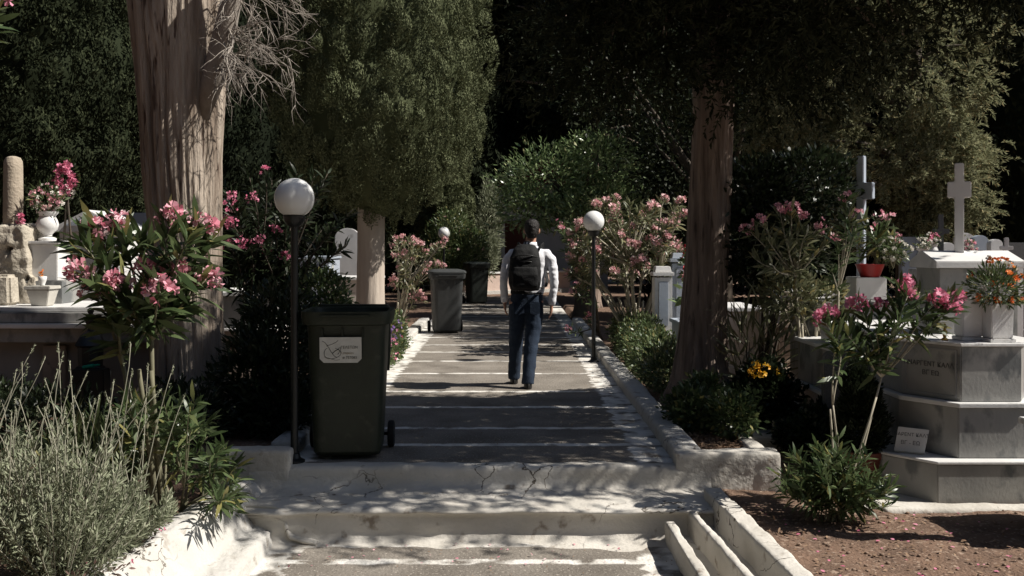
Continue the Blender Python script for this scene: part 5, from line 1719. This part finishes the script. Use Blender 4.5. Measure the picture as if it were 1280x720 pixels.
shrub('dry_shrub', 'pale yellow-brown upright bush against the white gate pier', 'shrub', (-.62, 31, 0), [((-.46, 31, 2.3), (.38, .4, 1.2)), ((-.55, 31, 1.3), (.36, .4, .7))], 3000, .16, .03, L_LAV, stem_dark, 84, shape='diamond', up=.9)

# ================================================================== PLANTS, LEFT
def T(px, py, Y, f=1):
    return (at(px, py, Y), f)
# pink oleander in front of the big trunk
Y0 = 5.9
tips = [T(122, 290, Y0), T(150, 285, 6.0), T(215, 275, 5.9), T(250, 285, 5.95), T(105, 345, 5.7), T(150, 362, 5.75), T(185, 340, 5.8), T(222, 345, 5.85), T(258, 350, 5.9), T(120, 362, 6.0),
        T(178, 300, 6.1, 0), T(98, 300, 5.8, 0), T(235, 300, 5.7, 0), T(200, 365, 5.6), T(165, 385, 5.7, 0), T(225, 385, 5.95, 0), T(140, 395, 5.9, 0), T(265, 300, 6.05, 0)]
oleander('pink-flowering oleander in the sun in front of the big pale trunk', (-2.05, 5.95, -.09), tips, 101, .20, 44, 20, .034, P_PINK, L_OLE, stem_green, .62, .02, shoot=.30, cluster=.075)
# overhanging branch at the top left
oleander('pink oleander reaching in at the top left corner', (-2.95, 5.0, -.09), [((-2.52, 5.0, 2.78), 1), ((-2.62, 4.95, 2.70), 1), ((-2.75, 5.1, 2.9), 1), ((-2.7, 4.8, 2.55), 1), ((-2.9, 5.2, 2.75), 1)], 102, .15, 26, 14, .034, P_HOT, L_OLE, stem_green, .7, .016)
# low green oleander by the wall
rng0 = random.Random(5)
tips = []
for k in range(46):
    px = rng0.uniform(150, 300)
    Y = rng0.uniform(5.5, 6.5)
    top = 475 + max(0, (px - 230)) * 1.0 + rng0.uniform(0, 90)
    tips.append(T(px, top + 15, Y, 0))
oleander('low bright green oleander without flowers spilling over the white wall', (-2.0, 6.0, -.09), tips, 103, .125, 30, 0, .02, P_PINK, L_OLE, stem_green, .35, .010, shoot=.3)
# grey bush in the foreground
def lavender(base, seed, label, n, spread, height, nstalk):
    rng = np.random.default_rng(seed)
    random.seed(seed)
    t = thing('lavender_bush', base, label, 'bush')
    b = Vector(base)
    mb = MB()
    P, D = [], []
    for k in range(n):
        a = random.uniform(0, 2 * math.pi)
        r_ = spread * random.random() ** .6
        s = b + Vector((.25 * r_ * math.cos(a), .25 * r_ * math.sin(a), 0))
        z = height * random.uniform(.35, 1.0) * (1 - .35 * (r_ / spread) ** 2)
        e = b + Vector((r_ * math.cos(a), r_ * math.sin(a) * .8, z))
        pts = bez(s, s.lerp(e, .3) + Vector((0, 0, z * .1)), e - Vector((0, 0, z * .35)) * .6, e, 8)
        mb.tube(pts, [.005 * (1 - .1 * i) for i in range(8)], 5)
        for i in range(72):
            u = random.uniform(.15, 1) * 7
            i0 = min(6, int(u))
            q = pts[i0].lerp(pts[i0 + 1], u - i0)
            ax = (pts[i0 + 1] - pts[i0]).normalized()
            rd = Vector((random.gauss(0, 1), random.gauss(0, 1), random.gauss(0, 1))).normalized()
            P.append(q + rd * .012); D.append(ax * .9 + rd * .8)
    P, D = np.array(P), np.array(D)
    m = len(P)
    P, D = list(P), list(D)
    for k in range(nstalk):
        a = random.uniform(0, 2 * math.pi)
        s = b + Vector((spread * .5 * random.uniform(-1, 1), spread * .4 * random.uniform(-1, 1), height * .55))
        v = Vector((random.uniform(-.25, .55), random.uniform(-.2, .2), 1)).normalized()
        ln = random.uniform(.35, .75)
        e = s + v * ln + Vector((random.gauss(0, .04), 0, 0))
        pts = bez(s, s + v * ln * .3, s + v * ln * .7 + Vector((random.gauss(0, .02), 0, 0)), e, 7)
        mb.tube(pts, [.0030 - .0002 * i for i in range(7)], 5)
        for i in range(26):
            q = e - v * random.random() * .055
            P.append(q); D.append(v * .8 + Vector((random.gauss(0, .5), random.gauss(0, .5), random.gauss(0, .3))))
        for i in range(6):
            q = e - v * (.11 + random.gauss(0, .006))
            P.append(q); D.append(v * .6 + Vector((random.gauss(0, .6), random.gauss(0, .6), 0)))
    mb.build('stalk', pmat('lavender_stalk', (.34, .33, .26), (.24, .23, .17), .9, 14), t, smooth=True)
    P, D = np.array(P), np.array(D)
    ll = .038 * (.6 + .8 * rng.random(len(P)))
    ww = np.full(len(P), .0105)
    ll[m:] = .012
    ww[m:] = .005
    link('foliage', leaf_mesh('foliage', P, D, ll, ww, rng, 'diamond', flat=.2), L_LAV, t)
    return t
lavender((-2.12, 4.75, -.12), 111, 'big silvery grey bush with dry flower stalks at the lower left corner', 100, .42, .80, 18)
lavender((-2.08, 5.15, -.10), 112, 'smaller silvery bush with slanting stalks leaning over the white wall', 75, .40, .46, 16)
lavender((-2.62, 5.3, -.10), 113, 'silvery grey bush at the left edge below the grave vault', 80, .42, .74, 12)
shrub('ground_creeper', 'low reddish creeping plant on top of the white wall', 'plant', (-1.98, 4.9, -.1), [((-1.95, 4.6, -.06), (.14, .4, .05)), ((-1.95, 5.3, -.06), (.10, .4, .05))], 500, .03, .012, leafmat('red_green_leaf', (.06, .06, .035), (.16, .09, .08), rough=.6), stem_dark, 114, (P_HOT, 16, .012, None))
shrub('dark_shrub', 'dark low shrubs added to fill the shade at the foot of the grave vault', 'shrub', (-3.2, 7.4, -.05), [((-3.5, 7.6, .12), (.55, .4, .28)), ((-2.8, 7.2, .10), (.45, .4, .24)), ((-2.45, 7.6, .15), (.4, .4, .3)), ((-4.2, 8.0, .15), (.5, .4, .3)), ((-3.1, 6.6, .02), (.5, .35, .2))], 9000, .07, .02, L_DARK, stem_dark, 115, nst=16, stem_r=.006)  # dark leaves added where the vault foot lies in shade
shrub('grass_tuft', 'bright green grassy tuft behind the silvery bush', 'grass', (-2.6, 6.4, -.09), [((-2.6, 6.4, .10), (.28, .25, .2))], 520, .24, .016, L_HEDGE, stem_green, 116, up=1.4, curl=.2)
# shaded oleander between trunk and cypress
tips = []
for k in range(60):
    px = rng0.uniform(282, 436)
    py = rng0.uniform(215, 400)
    if (px < 300 and py > 360): continue
    tips.append(T(px, py, rng0.uniform(9.3, 10.4), 0))
for k in range(17):
    tips.append(T(rng0.uniform(280, 358), rng0.uniform(215, 325), rng0.uniform(9.2, 9.7), 1))
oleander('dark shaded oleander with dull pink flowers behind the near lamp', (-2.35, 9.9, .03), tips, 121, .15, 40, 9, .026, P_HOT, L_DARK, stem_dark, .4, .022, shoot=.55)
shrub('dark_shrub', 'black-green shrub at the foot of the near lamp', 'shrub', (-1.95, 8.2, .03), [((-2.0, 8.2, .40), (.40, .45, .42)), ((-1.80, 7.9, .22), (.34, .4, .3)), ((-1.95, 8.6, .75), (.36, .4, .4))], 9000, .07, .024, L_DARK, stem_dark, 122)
shrub('potted_shrub', 'shrub with a few orange leaves behind the green bin', 'shrub', (-1.75, 9.6, .03), [((-1.70, 9.6, .55), (.3, .3, .45)), ((-1.72, 9.5, 1.0), (.25, .25, .3))], 3500, .06, .026, L_OLE, stem_dark, 123, (P_ORANGE, 10, .03, [((-1.62, 9.4, .62), (.12, .1, .1))]))
# flowers behind the green bin
shrub('flower_bed', 'low purple and red flowering plants on the kerb behind the green bin', 'flowers', (-1.52, 12.6, .08), [((-1.50, 11.9, .22), (.16, .35, .2)), ((-1.50, 12.9, .32), (.24, .5, .32)), ((-1.55, 13.8, .3), (.2, .4, .3))], 3800, .05, .028, L_HEDGE, stem_dark, 131, (P_PURPLE, 60, .026, [((-1.52, 12.7, .48), (.22, .5, .18))]))
rng = np.random.default_rng(9)
t = thing('red_flowers', (-1.42, 12.0, .1), 'red trailing flowers at the kerb just right of the green bin', 'flowers')
C = np.stack([-1.40 + rng.normal(size=30) * .05, 11.95 + rng.normal(size=30) * .12, .33 + rng.normal(size=30) * .12], 1)
blossoms(C, randdir(rng, 30) + np.array([.2, -.8, .2]), .024, P_HOT, t, rng)
MB().tube([(-1.45, 12.05, .05), (-1.42, 12.0, .3), (-1.40, 11.97, .5)], .006, 5).build('stem', stem_green, t)
# oleander with pale stems behind the bin, green shrub beyond the lamp
tips = [T(rng0.uniform(488, 560), rng0.uniform(296, 375), rng0.uniform(17.6, 18.6), 1 if rng0.random() < .7 else 0) for k in range(40)]
oleander('dusty pink oleander on pale stems left of the grey bin', (-1.95, 18.3, .03), tips, 132, .14, 26, 10, .034, P_PALE, L_OLE2, stem_pale, .45, .022)
shrub('leafy_shrub', 'tall light green shrub behind the far globe lamp', 'shrub', (-1.75, 28.2, .03), [((-1.75, 28.2, 1.25), (.75, .6, .85)), ((-1.1, 28.2, 1.25), (.6, .5, .75)), ((-1.5, 28.2, 2.1), (.55, .45, .45))], 8000, .11, .03, L_HEDGE, stem_dark, 133, (P_PALE, 40, .04, None))
shrub('leafy_shrub', 'dark green shrub between the two farthest bins', 'shrub', (-1.4, 29.5, .03), [((-1.3, 29.5, 1.3), (.55, .5, .7)), ((-.9, 29.8, 1.6), (.4, .4, .5))], 3500, .11, .035, L_OLE, stem_dark, 134, (P_PALE, 24, .04, None))

# ================================================================== PLANTS, RIGHT
tips = []
for k in range(110):
    px = rng0.uniform(712, 858)
    py = rng0.uniform(250, 345) + (20 if px < 740 else 0)
    tips.append(T(px, py, rng0.uniform(13.6, 15.2), 1 if rng0.random() < .7 else 0))
oleander('sunlit pink oleander with pale leggy stems behind the right lamp', (1.92, 14.4, .03), tips, 141, .16, 34, 11, .036, P_PALE, L_OLE2, stem_pale, .5, .026, spread=.2)
oleander('half-shaded pink oleander on the kerb left of the right lamp', (1.55, 16.0, .03), [T(rng0.uniform(700, 745), rng0.uniform(275, 420), rng0.uniform(15.4, 16.4), 1 if rng0.random() < .5 else 0) for k in range(26)], 142, .14, 26, 8, .03, P_PINK, L_OLE, stem_dark, .4, .018)
# hedge along the kerb
hb = []
for k in range(13):
    y = 9.9 + k * .42
    hb.append(((1.62 + .02 * k + rng0.uniform(-.05, .08), y, .20 + rng0.uniform(0, .10)), (.27, .34, .26 + rng0.uniform(0, .08))))
shrub('low_hedge', 'low sunlit green hedge along the right kerb', 'hedge', (1.7, 12.2, .03), hb, 17000, .050, .021, L_HEDGE, stem_dark, 143, nst=24, stem_r=.007)
shrub('leafy_plant', 'bright broad-leaved plant beside the bluish pillar tomb', 'plant', (2.34, 12.2, .03), [((2.32, 12.2, .9), (.16, .16, .16))], 90, .13, .06, L_OLIVE, stem_green, 144, nst=4, stem_r=.008)
shrub('red_geranium', 'tall red flowers left of the brown trunk', 'flowers', (2.42, 12.95, .5), [((2.42, 12.9, 1.25), (.10, .1, .3))], 160, .08, .04, L_OLE, stem_green, 145, (leafmat('red_petal', (.45, .02, .03), (.62, .05, .06), rough=.6), 26, .035, None))
# dark ivy-like shrub around and right of the trunk
shrub('dark_shrub', 'dark glossy shrub growing around the brown trunk', 'shrub', (2.55, 9.9, .03), [((2.35, 9.6, 1.55), (.45, .35, .42)), ((2.75, 9.8, 1.45), (.42, .4, .36)), ((2.45, 9.7, 2.0), (.5, .45, .35)), ((3.0, 9.9, 2.1), (.5, .5, .4))],
      11000, .07, .032, L_DARK, stem_dark, 151, nst=12, stem_r=.016)
oleander('pink oleander glowing in a patch of sun before the dark shrub', (2.75, 9.0, .0), [T(938, 290, 8.9), T(952, 278, 8.9), T(975, 265, 9.0), T(990, 262, 9.0), T(1000, 275, 9.0), T(960, 300, 8.8, 0), T(985, 300, 8.8, 0), T(1010, 290, 8.9, 0), T(1022, 285, 9.1), T(940, 320, 8.9, 0), T(1000, 325, 8.9, 0), T(965, 330, 8.7, 0), T(1040, 300, 9.0)], 152, .15, 26, 11, .027, P_PINK, L_OLE2, stem_pale, .6, .018)
tips = [T(1058, 250, 8.6), T(1062, 262, 8.6, 0), T(1045, 300, 8.6, 0), T(1070, 285, 8.5, 0), T(1040, 340, 8.6, 0), T(1068, 270, 8.7)]
oleander('thin oleander shoots with a few pink flowers below the grey cross', (2.95, 8.9, .0), tips, 153, .15, 22, 6, .026, P_PINK, L_OLE, stem_pale, .6, .014)
tips = [((3.42 + dx, 9.3 + dy, 1.35 + dz), f) for dx, dy, dz, f in ((-.22, 0, .22, 0), (-.1, -.1, .40, 0), (.05, -.05, .42, 1), (.16, -.05, .38, 1), (.25, 0, .22, 1), (-.28, -.05, .10, 0), (.1, .1, .3, 1), (0, -.15, .25, 0), (.2, -.1, .12, 0), (-.15, .1, .3, 0))]
oleander('potted long-leaved plant with pink flowers in the red bowl', (3.42, 9.3, 1.30), tips, 154, .16, 20, 5, .03, P_PINK, L_OLE, stem_green, .2, .008, shoot=.3)
bouquet((3.60, 9.2, 1.46), .13, 'yellow-green and cream flowers at the right side of the red bowl', 155, [P_WHITE], L_HEDGE, 240, 26, .026, .05)
# oleander by the tomb (right foreground)
tips = [T(1030, 402, 6.3), T(1040, 395, 6.4), T(1075, 385, 6.4), T(1100, 390, 6.5), T(1135, 370, 6.4), T(1128, 360, 6.5), T(1150, 365, 6.5, 0), T(1170, 378, 6.4), T(1185, 390, 6.4), T(1190, 375, 6.5),
        T(1060, 420, 6.3, 0), T(1095, 415, 6.3, 0), T(1125, 400, 6.3, 0), T(1050, 400, 6.5, 0), T(1080, 440, 6.3, 0), T(1045, 425, 6.2, 0)]
oleander('pink oleander with thin leaning stems beside the engraved tomb', (2.12, 6.25, -.17), tips, 161, .145, 38, 17, .028, P_HOT, L_OLE, stem_pale, .55, .0095, shoot=.3, cluster=.055)
# bushy base of green shoots
tips = []
for k in range(70):
    a = rng0.uniform(0, 2 * math.pi)
    r_ = .36 * rng0.random() ** .5
    tips.append(((2.02 + r_ * math.cos(a), 6.1 + r_ * math.sin(a), -.16 + .50 * (1 - .55 * (r_ / .36) ** 2) * rng0.uniform(.55, 1.05)), 0))
oleander('dense clump of young green oleander shoots on the earth right of the drain', (2.02, 6.1, -.17), tips, 162, .105, 26, 0, .02, P_PINK, L_OLE, stem_green, .2, .007, shoot=.34)
# potted conifer beside the tomb
t = thing('flower_pot', (2.50, 6.95, -.16), 'dark terracotta pot beside the tomb steps', 'pot')
MB().lathe([(.10, 0), (.145, .20), (.165, .205), (.168, .25), (.15, .25), (.14, .22), (.05, .2)], (2.50, 6.95, -.155), 24).build('pot_body', terracotta, t, smooth='angle')
rng = np.random.default_rng(77)
t = thing('potted_conifer', (2.50, 6.95, .07), 'small dark pointed conifer growing in the terracotta pot', 'plant')
P, d = blob_points(rng, [((2.50, 6.95, .26), (.165, .165, .2)), ((2.49, 6.95, .42), (.135, .135, .2)), ((2.47, 6.95, .57), (.08, .08, .14))], 9000, .5)
link('foliage', leaf_mesh('foliage', P, d + np.array([0, 0, .8]) + rng.normal(size=P.shape) * .3, .035 * (.6 + .8 * rng.random(9000)), .012, rng, 'diamond', flat=.1), L_DARK, t)
MB().tube([(2.50, 6.95, .05), (2.49, 6.95, .35), (2.47, 6.95, .62)], [.014, .01, .004], 7).build('stem', stem_dark, t)
# shrubs of the bed in front of the trunk
shrub('bed_plant', 'leafy green plants in the bed at the foot of the brown trunk', 'plant', (1.66, 7.9, .03), [((1.52, 8.1, .17), (.2, .3, .18)), ((1.78, 7.8, .18), (.18, .3, .19)), ((1.70, 8.4, .22), (.2, .25, .2))], 4200, .055, .026, L_OLE, stem_dark, 171, nst=14, stem_r=.005)
shrub('yellow_flower_bush', 'dark round bush with yellow flowers on top', 'bush', (2.22, 8.6, .0), [((2.25, 8.6, .22), (.28, .26, .28)), ((2.08, 8.5, .15), (.22, .22, .22))], 6000, .05, .030, L_DARK, stem_dark, 172, (P_YELLOW, 26, .028, [((2.18, 8.45, .46), (.13, .1, .06))]))
shrub('strap_plant', 'strappy grey-green plant behind the yellow flowers', 'plant', (2.35, 9.4, .0), [((2.35, 9.4, .45), (.30, .25, .35))], 170, .38, .025, L_OLE2, stem_dark, 173, nst=6, up=.8, curl=.3)
shrub('dark_shrub', 'dark low shrub between the granite headstone and the yellow flowers', 'shrub', (2.48, 7.75, -.1), [((2.42, 7.7, .08), (.18, .2, .2)), ((2.30, 7.9, .02), (.15, .15, .12))], 3000, .05, .02, L_DARK, stem_dark, 174)
shrub('grey_shrub', 'pale twiggy shrub below the sunlit pink oleander', 'shrub', (2.9, 9.15, 0), [((2.62, 9.1, 1.08), (.26, .22, .22)), ((2.95, 9.2, 1.0), (.2, .2, .2))], 1300, .075, .026, L_OLE2, stem_pale, 175, nst=10)

# a leafy branch tree just outside the right edge, whose shadow falls on the steps
tips = []
for k in range(54):
    tips.append(((3.4 + rng0.uniform(-1.1, 1.3), 6.2 + rng0.uniform(-.7, .7), 3.6 + rng0.uniform(-.7, .9)), 0))

# fallen leaves
rng = np.random.default_rng(90)
def litter(name, n, x0, x1, y0, y1, zf, mat, L_=.035, W_=.014):
    x = x0 + (x1 - x0) * rng.random(n)
    y = y0 + (y1 - y0) * rng.random(n)
    z = np.array([zf(a, b) for a, b in zip(x, y)]) + .004 + .012 * rng.random(n)
    D = randdir(rng, n)
    D[:, 2] *= .25
    me = leaf_mesh(name, np.stack([x, y, z], 1), D, L_ * (.5 + rng.random(n)), W_, rng, 'lens', flat=.9)
    tag(link(name, me, mat), kind='stuff')
def gz(a, b):
    return ground_z(a, b) + .022 * noise.noise(Vector((a * 2.1, b * 2.1, 0))) + .012 * noise.noise(Vector((a * 9, b * 9, 3)))
litter('leaf_litter', 900, 1.45, 1.86, 7.02, 8.1, gz, L_DRY, .045)
litter('fallen_leaves', 420, 1.56, 3.2, 4.4, 6.3, gz, L_DRY, .03)
litter('dry_debris', 260, -1.4, 1.0, 4.0, 6.2, lambda a, b: LOW, L_DRY, .018, .007)
litter('path_debris', 300, -1.4, 1.2, 7.0, 14.0, lambda a, b: 0, L_DRY, .02, .008)
litter('fallen_petals', 70, 1.6, 3.0, 5.0, 6.4, gz, P_HOT, .022, .018)
litter('petal_litter', 40, -1.3, .9, 5.8, 6.25, lambda a, b: LOW, P_PINK, .02, .016)
def pebbles(name, n, x0, x1, y0, y1, mat, s):
    mb = MB()
    random.seed(12)
    for k in range(n):
        x, y = random.uniform(x0, x1), random.uniform(y0, y1)
        r_ = s * random.uniform(.3, 1) ** 2
        mb.ball((x, y, gz(x, y) + r_ * .3), (r_, r_ * random.uniform(.7, 1.2), r_ * .7), 6)
    tag(mb.build(name, mat, smooth=True), kind='stuff')
pebbles('pebbles', 260, 1.58, 3.4, 4.4, 6.3, pmat('earth_clod', (.26, .18, .13), (.16, .11, .08), .95, 20, .5, 60), .016)
